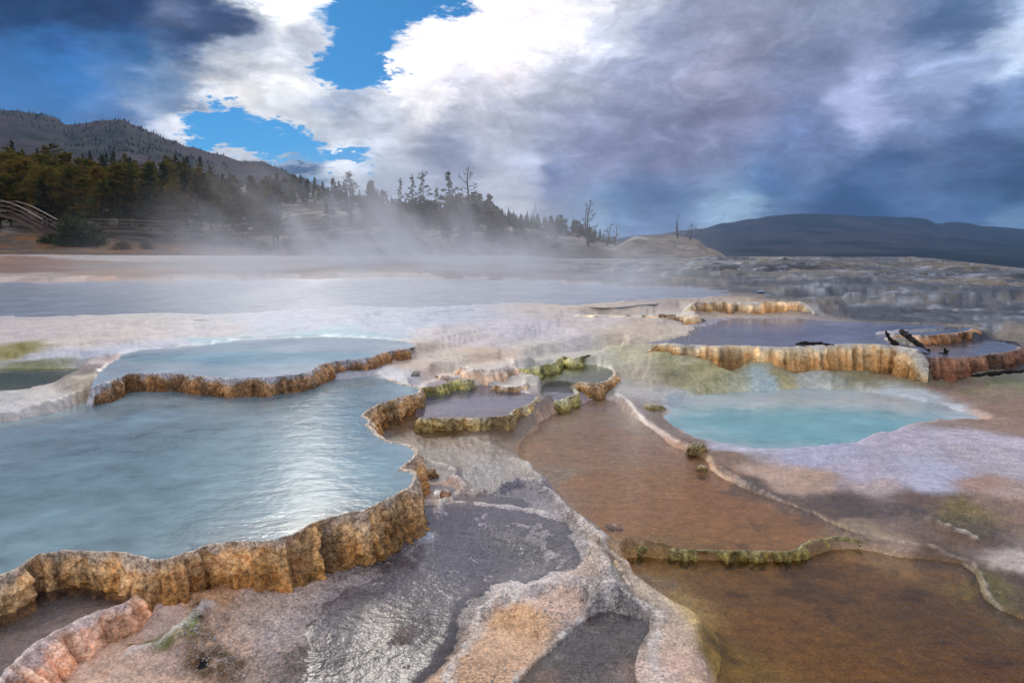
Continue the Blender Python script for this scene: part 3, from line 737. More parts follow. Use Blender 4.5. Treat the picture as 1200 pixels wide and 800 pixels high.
def ground_colour(x, y, z):
    p, q = to_pd(x, y)
    d = np.hypot(x, y)
    # warp the lookup so that the blending follows ragged natural margins
    p = p + .10 * fbm2(x * 1.3, y * 1.3, 4, 51) + .03 * fbm2(x * 6, y * 6, 4, 52)
    q = q + .12 * fbm2(x * 1.1, y * 1.6, 4, 53) + .03 * fbm2(x * 6, y * 6, 4, 54)
    a = np.array(CP, float)
    gx, gy = ground_hit(a[:, 0], a[:, 1]); gp, gq = to_pd(gx, gy)
    lin = s2l(a[:, 2:5])
    num = np.zeros(x.shape + (5,)); den = np.zeros(x.shape)
    for i in range(len(a)):
        w = ((p - gp[i]) ** 2 + ((q - gq[i]) * 1.2) ** 2 + .004) ** -2.6
        den += w
        for c in range(3): num[..., c] += w * lin[i, c]
        num[..., 3] += w * a[i, 5]; num[..., 4] += w * a[i, 6]
    out = num / den[..., None]
    bedk = np.zeros(x.shape)
    for p_ in POOLS:
        bedk = np.maximum(bedk, ss(.02, -.08, sdf(x, y, p_.poly, .3)))
    out[..., :3] = cap_to(out[..., :3] * (1 + 1.15 * bedk * ss(.75, .25, out[..., :3].mean(-1)))[..., None], .8)
    inc_ = ss(.1, -.5, sdf(x, y, PC.poly, .6)); out[..., :3] = cap_to(out[..., :3] * (1 + .45 * inc_)[..., None], .8)
    inb = ss(.0, -.15, sdf(x, y, P1.poly, .3))
    out[..., :3] *= 1 + inb[..., None] * np.array([.16, .04, -.12])
    vein = np.exp(-(fbm2(x * .9 + .3 * y, y * 2.4, 5, 111) / .035) ** 2) * ss(-.05, .25, fbm2(x * 1.2, y * 1.8, 4, 113))
    spot = ss(.32, .6, fbm2(x * 3.2, y * 4.5, 5, 115)) * .5
    vk = (np.clip(vein * 1.4 + spot * 1.8, 0, 1) * inb * ss(1.0, -.6, x + .9))[..., None]
    out[..., :3] = out[..., :3] * (1 - vk) + s2l((92, 74, 62)) * 1.2 * vk
    ina = np.maximum(ss(.0, -.1, sdf(x, y, PA.poly, .3)), ss(0, -.1, sdf(x, y, PB.poly, .3)))
    out[..., :3] *= 1 + (ss(0, -.1, sdf(x, y, PB.poly, .3)))[..., None] * np.array([.48, .46, -.04]) + (ss(0, -.1, sdf(x, y, PA.poly, .3)))[..., None] * np.array([.55, .48, .30])
    ak = (ina * (.8 * ss(.25, .5, fbm2(x * 3, y * 5, 5, 117)) + .35 * ss(.0, .5, fbm2(x * 9, y * 16, 4, 119))))[..., None]
    out[..., :3] *= 1 - ak * np.array([.5, .5, .45])
    grn = (out[..., 4] * ss(9, 6, d) * ss(.5, .8, out[..., 3]))[..., None]
    out[..., :3] *= 1 - .22 * grn * (1 - bedk[..., None])
    for poly, lz, c, ed, wob, wet, k in PATCH:
        P = catmull(np.concatenate([W(poly, lz), W(poly[:1], lz)]), .1)[0][:-1]
        s = sdf(x + wob * fbm2(x * 6, y * 6, 5, 61), y + wob * fbm2(x * 6, y * 6, 5, 63), P, .5)
        m = ss(ed, -ed, s) * k * (.7 + .6 * fbm2(x * 16, y * 16, 3, 65)).clip(0, 1.2).clip(0, 1)
        for c_ in range(3): out[..., c_] = out[..., c_] * (1 - m) + float(s2l(c)[c_]) * m
        out[..., 3] = out[..., 3] * (1 - m) + wet * m
    # crusty pale lips
    for (Q, w, h), (pp, lz, ww, hh) in zip(_lips, LIPS):
        x0, y0 = Q.min(0) - .5; x1, y1 = Q.max(0) + .5
        m = (x > x0) & (x < x1) & (y > y0) & (y < y1)
        if m.any():
            xx = x[m]; yy = y[m]
            wx = .05 * fbm2(xx * 5, yy * 5, 3, 31); wy = .05 * fbm2(xx * 5, yy * 5, 3, 33)
            dd, _ = seg_dist(xx + wx, yy + wy, Q, False)
            k = (.45 if w < .03 else 1.0) * np.exp(-(dd / (w * .7)) ** 2) * (.65 + 1.1 * fbm2(xx * 16, yy * 16, 4, 35)).clip(0, .95)
            sub = out[m]; t = s2l((232, 220, 208))
            for c_ in range(3): sub[:, c_] = sub[:, c_] * (1 - k) + t[c_] * k
            sub[:, 3] *= (1 - k); out[m] = sub
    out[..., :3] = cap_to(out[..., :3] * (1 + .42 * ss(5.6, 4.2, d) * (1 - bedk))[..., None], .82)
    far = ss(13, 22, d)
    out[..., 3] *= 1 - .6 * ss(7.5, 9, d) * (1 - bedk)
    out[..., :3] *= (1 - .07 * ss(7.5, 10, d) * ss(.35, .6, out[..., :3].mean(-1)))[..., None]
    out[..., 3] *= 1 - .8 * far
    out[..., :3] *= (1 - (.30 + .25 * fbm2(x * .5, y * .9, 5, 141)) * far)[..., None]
    out[..., :3] *= np.array([1.03, .98, .94])
    # grey terraces
    mm = mound_mask(x, y)
    n = fbm2(x * .5, y * .9, 6, 71, .65); n2 = fbm2(x * 2.6, y * 3.4, 5, 73, .7)
    dark_ = s2l((58, 60, 66)); mid = s2l((104, 104, 108)); lite = s2l((172, 174, 180)); tan = s2l((158, 140, 116))
    _, f, _ = mound_step(x, y, base_z(x, y))
    face = ss(.5, .62, f) * ss(1.0, .9, f)
    t1 = ss(-.25, .25, n + .6 * n2); t2 = ss(.26, .6, n2 * .9 + n * .7 + face * .16); t3 = np.clip(ss(.1, .45, fbm2(x * .3, y * .7, 4, 75)) * .5 + face * .6 * ss(-.2, .2, fbm2(x * .2, y * .4, 3, 79)), 0, .85)
    for c_ in range(3):
        g = dark_[c_] * (1 - t1) + mid[c_] * t1
        g = g * (1 - t3) + tan[c_] * t3
        g = g * (1 - .85 * t2) + lite[c_] * .85 * t2
        out[..., c_] = out[..., c_] * (1 - mm) + g * mm
    out[..., 3] = out[..., 3] * (1 - mm) + .25 * mm
    out[..., 4] = out[..., 4] * (1 - mm) + .6 * mm
    return out


# ------------------------------------------------------------------ mesh builders
def mesh_obj(name, verts, faces, mat=None, parent=None, smooth=True, attrs=None, uv=None):
    me = bpy.data.meshes.new(name)
    V = np.asarray(verts, np.float32)
    if isinstance(faces, np.ndarray):
        k = faces.shape[1]; n = len(faces)
        me.vertices.add(len(V)); me.vertices.foreach_set('co', V.ravel())
        me.loops.add(n * k); me.loops.foreach_set('vertex_index', faces.astype(np.int32).ravel())
        me.polygons.add(n); me.polygons.foreach_set('loop_start', (np.arange(n) * k).astype(np.int32))
        me.update(calc_edges=True)
    else:
        me.from_pydata([tuple(map(float, v)) for v in V], [], faces); me.update()
    if smooth: me.polygons.foreach_set('use_smooth', [True] * len(me.polygons))
    for an, (ty, dat) in (attrs or {}).items():
        a = me.attributes.new(an, ty, 'POINT')
        a.data.foreach_set('color' if 'COLOR' in ty else 'value', np.asarray(dat, np.float32).ravel())
    if mat: me.materials.append(mat)
    o = bpy.data.objects.new(name, me); COL.objects.link(o)
    if parent: o.parent = parent
    return o


def tag(o, label=None, cat=None, group=None, kind=None):
    if label: o['label'] = label
    if cat: o['category'] = cat
    if group: o['group'] = group
    if kind: o['kind'] = kind
    return o


def empty(name, loc=(0, 0, 0), rz=0):
    o = bpy.data.objects.new(name, None); COL.objects.link(o); o.location = loc; o.rotation_euler = (0, 0, rz)
    o.empty_display_size = .2
    return o


def grid_faces(r, c):
    i = np.arange(r - 1)[:, None] * c + np.arange(c - 1)[None, :]
    return np.stack([i, i + 1, i + c + 1, i + c], -1).reshape(-1, 4)


# ------------------------------------------------------------------ materials
def ground_material():
    m, nt, o = new_mat('travertine')
    pos = geo_pos(nt)
    c = attr(nt, 'Col', 'Color'); wet = attr(nt, 'wet'); gr = attr(nt, 'grain')
    n_big = noise(nt, pos, 3.0, 6, .62)
    n_mid = noise(nt, pos, 17.0, 6, .65)
    n_fin = noise(nt, pos, 90.0, 4, .7)
    c = vec(nt, 'SCALE', c, scale=((n_big - .5) * .6 + (n_mid - .5) * (gr * .9 + .8) + .98 + (n_fin - .5) * (gr * 3.2 + .7)))
    stk = noise(nt, mapping(nt, pos, scale=(7, 13, 7)), 1.0, 6, .68)
    c = vec(nt, 'SCALE', c, scale=(stk - .5) * 1.1 + 1.0)
    # ochre and pale mottles
    mt = noise(nt, vec(nt, 'ADD', pos, (7, 3, 1)), 5.0, 7, .7).step(.52, .72)
    c = mix(nt, mt * 0.22, c, vec(nt, 'MULTIPLY', c, (1.05, .8, .6)))
    cell = voro(nt, vec(nt, 'ADD', pos, vec(nt, 'SCALE', noise(nt, pos, 30.0, 3, .6, out=1), scale=.02)), 48.0)
    c = vec(nt, 'SCALE', c, scale=(cell - .42) * (gr * .8 + .15) * -1.0 + 1.0)
    spk = voro(nt, pos, 70.0).step(.36, .16) * n_mid.step(.42, .58) * gr
    c = mix(nt, spk * .75, c, L4((215, 210, 208)))
    crack = voro(nt, vec(nt, 'ADD', pos, vec(nt, 'SCALE', noise(nt, pos, 9.0, 4, .6, out=1), scale=.12)), 2.6, 'DISTANCE_TO_EDGE').step(.03, .0) * .28 * (1 - gr)
    c = mix(nt, crack * n_mid.step(.45, .6), c, vec(nt, 'MULTIPLY', c, (.55, .48, .42)))
    h = n_mid * .5 + n_fin * (gr * .5 + .12) + voro(nt, pos, 55.0) * (gr * .5)
    b = bump(nt, h, .55, .025)
    r = (1 - wet) * .55 + .12 + (n_mid - .5) * .25
    nt.links.new(bsdf(nt, c, r, b, .45).s, o.inputs[0])
    return m


def rim_material():
    m, nt, o = new_mat('rim_travertine')
    sk = attr(nt, 'speck')
    pos = geo_pos(nt)
    c = attr(nt, 'Col', 'Color'); crest = attr(nt, 'crest')
    nf = noise(nt, pos, 130.0, 4, .7); nm = noise(nt, pos, 34.0, 5, .65); nb = noise(nt, pos, 6.0, 4, .6)
    c = vec(nt, 'SCALE', c, scale=(nf - .5) * 2.8 + (nm - .5) * 2.0 + (nb - .5) * .8 + 1.1)
    wp_ = vec(nt, 'ADD', pos, vec(nt, 'SCALE', noise(nt, pos, 30.0, 3, .6, out=1), scale=.02))
    cell = voro(nt, wp_, 62.0) * .6 + voro(nt, wp_, 26.0) * .5
    c = vec(nt, 'SCALE', c, scale=(cell - .46) * sk * -1.7 + 1.1)
    spk = voro(nt, pos, 120.0).step(.34, .1) * nm.step(.45, .62)
    c = mix(nt, spk * sk * .85, c, L4((248, 236, 216)))
    c = mix(nt, nb.step(.5, .7) * .35 * (1 - crest), c, vec(nt, 'MULTIPLY', c, (1.15, .75, .45)))
    h = nm * .6 + nf * .5 - cell * 1.0
    b = bump(nt, h, .8, .02)
    nt.links.new(bsdf(nt, c, .42, b, .5).s, o.inputs[0])
    return m


def water_material(name, tint, milk, turb, ripple=.5, rscale=1.0, rough=.04, stretch=(1, 1, 1), grad=None):
    """clear water over a bed, with suspended mineral milk; grad = (x, y, rx, ry, rim colour): milk pales towards the shallow edge"""
    m, nt, o = new_mat(name)
    gp = geo_pos(nt)
    pos = mapping(nt, gp, scale=stretch)
    n = noise(nt, pos, 7.0 * rscale, 3, .5) + noise(nt, pos, 26.0 * rscale, 3, .55) * .3
    b = bump(nt, n, ripple, .02 / rscale)
    fr = nt.nodes.new('ShaderNodeFresnel'); fr.inputs[0].default_value = 1.33; put(nt, fr.inputs[1], b)
    gl = nt.nodes.new('ShaderNodeBsdfGlossy'); gl.inputs['Roughness'].default_value = rough; put(nt, gl.inputs['Normal'], b)
    tr = nt.nodes.new('ShaderNodeBsdfTransparent'); tr.inputs[0].default_value = L4(tint)
    df = nt.nodes.new('ShaderNodeBsdfDiffuse')
    big = noise(nt, gp, 1.3, 6, .62); sm = noise(nt, mapping(nt, gp, scale=(1, 2, 1)), 5.0, 5, .6)
    mc = L4(milk)
    if grad:
        x, y, z = sep(nt, gp)
        ex = (x - grad[0]) / grad[2]; ey = (y - grad[1]) / grad[3]
        rr = (ex * ex + ey * ey).pow(.5) + (big - .5) * .9 + (noise(nt, gp, 5.0, 5, .6) - .5) * .3
        mc = mix(nt, rr.step(.35, .95), mc, L4(grad[4]))
        put(nt, df.inputs[0], vec(nt, 'SCALE', mc, scale=(sm - .5) * .25 + 1.0))
    else:
        put(nt, df.inputs[0], vec(nt, 'SCALE', mc[:3], scale=(big - .5) * .5 + (sm - .5) * .15 + 1.0))
    m1 = nt.nodes.new('ShaderNodeMixShader')
    put(nt, m1.inputs[0], ((big - .5) * .9 + (sm - .5) * .15 + turb).clamp())
    nt.links.new(tr.outputs[0], m1.inputs[1]); nt.links.new(df.outputs[0], m1.inputs[2])
    m2 = nt.nodes.new('ShaderNodeMixShader'); nt.links.new(fr.outputs[0], m2.inputs[0])
    nt.links.new(m1.outputs[0], m2.inputs[1]); nt.links.new(gl.outputs[0], m2.inputs[2])
    nt.links.new(m2.outputs[0], o.inputs[0])
    return m


def simple_mat(name, c, rough=.8, var=.5, scale=20, bscale=30, bs=.4, c2=None, rand=0.0, bd=.02):
    m, nt, o = new_mat(name)
    pos = geo_pos(nt)
    n = noise(nt, pos, scale, 5, .6)
    col = L4(c)
    if c2 is not None: cc = mix(nt, n.step(.4, .62), L4(c), L4(c2))
    else: cc = vec(nt, 'SCALE', col[:3], scale=1.0 + (n - .5) * var * 2)
    if rand:
        oi = nt.nodes.new('ShaderNodeObjectInfo')
        rr = E(nt, oi.outputs['Random'])
        cc = vec(nt, 'SCALE', cc, scale=(rr - .5) * rand * 2 + 1)
    b = bump(nt, noise(nt, pos, bscale, 4, .6), bs, bd)
    nt.links.new(bsdf(nt, cc, rough, b, .3).s, o.inputs[0])
    return m


MG = ground_material(); MR = rim_material()

# ------------------------------------------------------------------ terrace sheet
def build_terrace():
    nc = 1000
    az = np.radians(np.linspace(-52, 52, nc))
    # rows: even in the view's vertical angle close by, finer where the sheets get steep far away
    dep = np.concatenate([np.linspace(60, 3.4, 470), np.linspace(3.4, 1.05, 190)[1:]])
    dist = (CAM_H - .3) / np.tan(np.radians(dep))
    dist = dist[dist > .9]
    extra = np.linspace(dist[-1], 86, 6)[1:]
    dist = np.concatenate([dist, extra])
    nr = len(dist)
    X = np.sin(az)[None, :] * dist[:, None]; Y = np.cos(az)[None, :] * dist[:, None]
    x = X.ravel(); y = Y.ravel()
    z = ground_z(x, y)
    dd = np.hypot(x, y)
    lim = ss(60, 84, dd)                    # the sheet runs down behind its skyline
    z = z - lim * 3.0
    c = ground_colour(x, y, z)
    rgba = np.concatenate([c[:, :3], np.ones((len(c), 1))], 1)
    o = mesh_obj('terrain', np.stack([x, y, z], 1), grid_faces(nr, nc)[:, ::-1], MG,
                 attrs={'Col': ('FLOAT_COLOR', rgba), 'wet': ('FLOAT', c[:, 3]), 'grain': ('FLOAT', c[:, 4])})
    tag(o, 'travertine terrace ground with cream, rust and grey mineral sheets', kind='structure')


build_terrace()


# ------------------------------------------------------------------ rims
def build_rim(r, name, label, seed, part=False):
    Q, t, ds, zt = r['Q'], r['t'], r['ds'], r['z']; st = r['st']
    sc = max(1.0, r['dist'] / 6); th = r['thick'] * sc
    n = len(Q)
    # smooth the direction so that the wall does not fold at little scallops
    k = max(3, int(.05 * sc / ds)); ker = np.hanning(2 * k + 1); ker /= ker.sum()
    Qp = np.concatenate([2 * Q[:1] - Q[k:0:-1], Q, 2 * Q[-1:] - Q[-2:-k - 2:-1]])
    Qs = np.stack([np.convolve(Qp[:, i], ker, 'valid') for i in (0, 1)], 1)
    T = np.gradient(Qs, axis=0); T /= np.linalg.norm(T, axis=1)[:, None] + 1e-9
    N = np.stack([T[:, 1], -T[:, 0]], 1)
    g = np.min([ground_z(*(Q + N * (o_ * sc)).T) for o_ in (.05, .12, .2)], axis=0)
    g = np.convolve(np.concatenate([np.full(k, g[0]), g, np.full(k, g[-1])]), ker, 'valid')
    H = np.maximum(zt - g, .02)
    end = ss(0, .12 * sc, t) * ss(0, .12 * sc, t[-1] - t)
    nw = int(np.clip(np.percentile(H, 90) / ds * 1.0, 12, 60))
    sink = 1 - ss(0, .22 * sc, t) * ss(0, .22 * sc, t[-1] - t)
    q = np.concatenate([[-1, -.8, -.6, -.42, -.28, -.16, -.07], np.linspace(0, 1, nw)])
    rows = []; A = []; cr = []
    tt = t / sc
    wide = .75 + .5 * fbm2(tt * 3, tt * 0 + seed, 3)
    for qq in q:
        if qq < 0:
            s = th * qq * (.6 + .4 * wide)
            # crest rises above the water then dips in to the bed
            zz = zt + .012 * sc ** .5 - (abs(qq) ** 2.2) * (r['depth'] + .05) + 0 * t
            fl = 0
        else:
            fl = ss(0, .12, qq)
            s = H * (st.get('batter', .10) * qq + .22 * qq ** 4) + .015 * sc * np.sin(qq * pi) * 1.2
            zz = zt + .012 * sc ** .5 - ss(0, .12, qq) * .012 - qq * (H + .05)
        x = Q[:, 0] + N[:, 0] * s; y = Q[:, 1] + N[:, 1] * s
        zr = zz / sc
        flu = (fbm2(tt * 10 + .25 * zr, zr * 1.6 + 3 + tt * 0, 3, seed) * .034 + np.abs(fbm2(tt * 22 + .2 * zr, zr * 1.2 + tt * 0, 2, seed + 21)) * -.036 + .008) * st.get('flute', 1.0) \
            + np.abs(fbm2(tt * 5, zr * 1.5 + tt * 0, 2, seed + 3)) * -.05 + .02
        knob = fbm3(x / sc * 30, y / sc * 30, zr * 26, 3, seed) * .030 + fbm3(x / sc * 9, y / sc * 9, zr * 9, 3, seed + 9) * .010
        ledge = .018 * fbm2(tt * 2, zr * 16, 3, seed + 6)
        dsp = sc * end * (fl * (flu + ledge) + (.35 + .65 * fl) * knob)
        x = x + N[:, 0] * dsp; y = y + N[:, 1] * dsp
        zz = zz + (1 - fl) * sc * .35 * knob * (1 if qq > -.7 else .3) + .010 * sc * fbm2(tt * 6, tt * 0 + qq, 3, seed + 2) * (1 - abs(qq))
        zz = zz - sink ** 2 * np.minimum(H, .25) * .9
        rows.append(np.stack([x, y, zz], 1))
        # colour: pale crust on top, ochre wall, dark wet foot
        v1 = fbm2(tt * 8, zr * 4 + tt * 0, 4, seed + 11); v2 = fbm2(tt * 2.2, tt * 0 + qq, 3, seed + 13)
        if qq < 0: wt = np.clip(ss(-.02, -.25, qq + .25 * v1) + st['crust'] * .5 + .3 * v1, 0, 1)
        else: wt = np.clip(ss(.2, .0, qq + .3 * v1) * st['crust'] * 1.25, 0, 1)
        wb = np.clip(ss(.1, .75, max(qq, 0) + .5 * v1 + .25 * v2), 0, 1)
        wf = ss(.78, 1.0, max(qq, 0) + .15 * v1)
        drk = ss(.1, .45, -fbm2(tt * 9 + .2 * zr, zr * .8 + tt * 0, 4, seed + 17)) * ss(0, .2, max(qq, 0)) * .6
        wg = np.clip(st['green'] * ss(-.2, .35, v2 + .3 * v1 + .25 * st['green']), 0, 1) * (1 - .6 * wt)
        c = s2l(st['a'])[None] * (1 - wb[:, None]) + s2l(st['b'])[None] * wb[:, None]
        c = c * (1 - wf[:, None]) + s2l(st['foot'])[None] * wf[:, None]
        strk = 1 + (1.1 if st.get('speck', 1) < .5 else .9) * fbm2(tt * 17 + .3 * zr, zr * .7 + tt * 0, 4, seed + 19) * ss(0, .1, max(qq, 0))
        groove = np.clip(1 + 16 * (flu + .01) * ss(0, .15, max(qq, 0)), .45, 1.6)  # shade put into the colour: flute recesses darker, ridges lighter
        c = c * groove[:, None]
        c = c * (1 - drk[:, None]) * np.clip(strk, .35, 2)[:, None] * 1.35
        c = c * (1 - .65 * wg[:, None]) + s2l((176, 158, 92))[None] * .65 * wg[:, None]
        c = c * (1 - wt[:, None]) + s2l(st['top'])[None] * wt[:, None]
        A.append(c); cr.append(wt)
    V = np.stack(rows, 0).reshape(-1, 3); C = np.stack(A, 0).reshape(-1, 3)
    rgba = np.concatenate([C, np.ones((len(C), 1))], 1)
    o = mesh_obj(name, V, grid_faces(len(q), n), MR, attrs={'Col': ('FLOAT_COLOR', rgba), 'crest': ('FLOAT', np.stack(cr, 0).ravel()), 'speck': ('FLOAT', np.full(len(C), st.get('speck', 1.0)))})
    return o if part else tag(o, label, 'rock ledge')


RL = {id(P1): 'large shallow pale blue pool held by a tall golden brown scalloped rim', id(P2): 'milky blue upper pool behind a long dark brown curved rim',
      id(P3): 'small lavender grey pool in the middle held by a mossy brown rim', id(P4): 'tiny shallow pool with bright green rim beside the lavender pool',
      id(P4B): 'flat grey green pool with low reddish brown rim behind the tiny shallow pool', id(P8): 'dark grey pocket pool with pink orange crusted rim under the large blue pool',
      id(P9): 'dark grey pocket with pinkish white crust beside the brown pool', id(PA): 'shallow amber pool held by a thin olive brown rim',
      id(PR1): 'lilac grey pool behind the long honey coloured fluted rim with charred log', id(PR3): 'small pool with short rusty fluted rim behind the leaning dead branch',
      id(PR4): 'small pool with dark umber rim at the end of the honey coloured rim', id(PR2): 'honey coloured fluted pool edge just in front of the grey terraces',
      id(PR5): 'low cream pool edge with brown dimples beside the steaming water', id(PM1): 'shallow basin with yellow green mossy edge on the cream slope',
      id(PM4): 'peach coloured fluted step on the cream slope left of the yellow green mossy edge', id(PM5): 'low brown stubbly ledge just behind the lavender grey pool',
      id(PM6): 'faint greenish step behind the small basin with green topped edge', id(PM2): 'small basin with green topped edge between upper blue pool and lavender pool'}
k_ = 0
POOL_THING = {}
for p_ in POOLS:
    for r_ in p_.rims:
        if id(p_) not in POOL_THING:
            POOL_THING[id(p_)] = tag(empty('terrace_pool', (0, 0, 0)), RL[id(p_)], 'hot spring pool', 'rimmed travertine pools')
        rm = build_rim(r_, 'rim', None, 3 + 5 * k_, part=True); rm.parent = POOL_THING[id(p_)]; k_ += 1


# ------------------------------------------------------------------ water
def water(p, label, mat, grow=.03):
    P = p.poly; c = P.mean(0)
    if grow and not p.rims: pass
    # push shore vertices outwards a little: the ground closes the shoreline
    D = P - c; D = D / (np.linalg.norm(D, axis=1)[:, None] + 1e-9)
    Q = P + D * (p.soft if not p.rims else 0.0)
    V = np.concatenate([Q, np.full((len(Q), 1), p.z)], 1)
    o = mesh_obj('water', V, [list(range(len(Q)))], mat, smooth=False)
    # triangulate by ear clipping once so that concave outlines fill properly
    import bmesh
    bm = bmesh.new(); bm.from_mesh(o.data); bmesh.ops.triangulate(bm, faces=bm.faces[:])
    if sum(f.normal.z for f in bm.faces) < 0: bmesh.ops.reverse_faces(bm, faces=bm.faces[:])
    bm.to_mesh(o.data); bm.free()
    if id(p) in POOL_THING:
        o.parent = POOL_THING[id(p)]; return o
    return tag(o, label, kind='structure')


WM = {
    'blue': water_material('water_pale_blue', (248, 250, 251), (184, 214, 221), .44, .24, 1.0, .11, (1, 1.6, 1)),
    'milky': water_material('water_milky_blue', (235, 248, 250), (184, 222, 230), .7, .3, 1.0, .08, grad=(*P2.poly.mean(0), 2.4, .75, (228, 236, 238))),
    'lav': water_material('water_lavender', (235, 232, 242), (150, 145, 160), .3, .3, 1.2, .06),
    'turq': water_material('water_turquoise', (245, 252, 252), (148, 203, 205), .85, .3, 1.0, .12, grad=(at_z(945, 497, .02)[0], at_z(945, 497, .02)[1], 2.5, 1.3, (208, 218, 218))),
    'amber': water_material('water_amber', (252, 246, 238), (170, 130, 90), .02, .8, 1.6, .07, (1, 1.8, 1)),
    'brown': water_material('water_brown', (250, 240, 222), (110, 80, 40), .02, 1.0, 2.4, .1),
    'film': water_material('water_film', (244, 242, 244), (150, 142, 154), .10, .45, 2.4, .17, (1, 1.3, 1)),
    'grey': water_material('water_grey', (242, 240, 240), (120, 115, 118), .1, .7, 2.0, .1),
    'far': water_material('water_steaming', (240, 244, 248), (196, 202, 212), .75, .5, .5, .22),
    'lilac': water_material('water_lilac_grey', (240, 238, 245), (160, 155, 166), .35, .3, .6, .08),
    'olive': water_material('water_olive', (240, 240, 222), (122, 122, 76), .25, .3, .8, .06)}
for p_, key, lab in [
    (P1, 'blue', 'large shallow pale blue pool mirroring a white cloud'), (P2, 'milky', 'milky blue pool above the dark curved rim'),
    (P3, 'lav', 'small lavender grey pool'), (P4, 'lilac', 'tiny shallow pool with green rim'), (P4B, 'olive', 'flat grey green pool'),
    (PC, 'turq', 'turquoise pool in the lilac white flat'), (PA, 'amber', 'shallow amber pool'), (PB, 'brown', 'dark brown pool in the lower right'),
    (P8, 'grey', 'dark grey pocket pool under the large rim'), (P9, 'grey', 'dark grey pocket pool with pink crust'), (PR1, 'lilac', 'lilac grey pool behind the honey rim'),
    (PR3, 'lilac', 'small pool behind the rusty rim'), (PR4, 'lilac', 'small pool behind the umber rim'), (FAR, 'far', 'wide steaming pool far back'),
    (GL, 'olive', 'narrow olive green pool at the left')]:
    water(p_, lab, WM[key])

# ------------------------------------------------------------------ land beyond: valley floor, mountains, hillside
def grow_polar(name, az0, az1, na, prof, nd, colf, mat, label, zf=None):
    """prof: {u: [(d, v), ...]} heights read along columns of directions; builds a real height field there"""
    us = sorted(prof)
    azc = [math.atan2(ray(u, 285)[0], ray(u, 285)[1]) for u in us]
    dmin = max(min(p[0] for p in prof[u]) for u in us); dmax = min(max(p[0] for p in prof[u]) for u in us)
    A = np.linspace(az0, az1, na); Dm = np.exp(np.linspace(math.log(dmin), math.log(dmax), nd))
    tab = []
    for u in us:
        dd = [p[0] for p in prof[u]]; zz = [float(at_d(u, p[1], p[0])[2]) for p in prof[u]]
        tab.append(np.interp(Dm, dd, zz))
    tab = np.array(tab)

    def zfun(a, d):
        a = np.atleast_1d(np.asarray(a, float)); d = np.atleast_1d(np.asarray(d, float))
        ld = (np.log(d) - math.log(dmin)) / (math.log(dmax) - math.log(dmin)) * (nd - 1)
        i = np.clip(np.floor(ld).astype(int), 0, nd - 2); f = np.clip(ld - i, 0, 1)
        j = np.clip(np.searchsorted(azc, a) - 1, 0, len(us) - 2)
        g = np.clip((a - np.array(azc)[j]) / (np.array(azc)[j + 1] - np.array(azc)[j]), 0, 1); g = g * g * (3 - 2 * g)
        z = (tab[j, i] * (1 - f) + tab[j, i + 1] * f) * (1 - g) + (tab[j + 1, i] * (1 - f) + tab[j + 1, i + 1] * f) * g
        # distances are along y in the table; good enough as ground distance
        x = np.tan(a) * d; y = d
        return z + (zf(x, y) if zf else 0)
    a, d = np.meshgrid(A, Dm)
    z = zfun(a.ravel(), d.ravel()).reshape(a.shape)
    x = np.tan(a) * d; y = d
    V = np.stack([x.ravel(), y.ravel(), z.ravel()], 1)
    c = colf(V[:, 0], V[:, 1], V[:, 2])
    o = mesh_obj(name, V, grid_faces(nd, na), mat, attrs={'Col': ('FLOAT_COLOR', np.concatenate([c, np.ones((len(c), 1))], 1))})
    tag(o, label, kind='structure')
    return o, zfun


def land_material(name, sc, bd):
    m, nt, o = new_mat(name)
    pos = geo_pos(nt); c = attr(nt, 'Col', 'Color')
    n = noise(nt, pos, sc, 6, .68); n2 = noise(nt, pos, sc * 5, 4, .6)
    c = vec(nt, 'SCALE', c, scale=(n - .5) * 2.0 + (n2 - .5) * 1.4 + 1.0)
    b = bump(nt, n + n2 * .4, .8, bd)
    nt.links.new(bsdf(nt, c, .9, b, .1).s, o.inputs[0])
    return m


def mixc(a, b, t):
    return a * (1 - t[:, None]) + b * t[:, None]


def hill_col(x, y, z):
    n = fbm2(x * .12, y * .12, 5, 81); n2 = fbm2(x * .5, y * .5, 4, 83)
    c = np.tile(s2l((98, 86, 76)), (len(x), 1))
    c = mixc(c, s2l((176, 160, 142)), ss(.12, .4, n + .6 * n2) * ss(80, 95, y) * .9)
    c = mixc(c, s2l((62, 60, 44)), ss(.05, .35, -n + .4 * n2) * .7)
    c = mixc(c, s2l((138, 92, 52)), ss(-10, -35, x) * ss(92, 78, y) * ss(-.2, .3, n2) * .9)
    e = ss(9, 13, x) * ss(-.4, .1, n + .5 * n2)
    c = mixc(c, s2l((150, 136, 122)), e * .85)
    return mixc(c, s2l((190, 184, 180)), e * ss(.2, .4, n2) * .7)


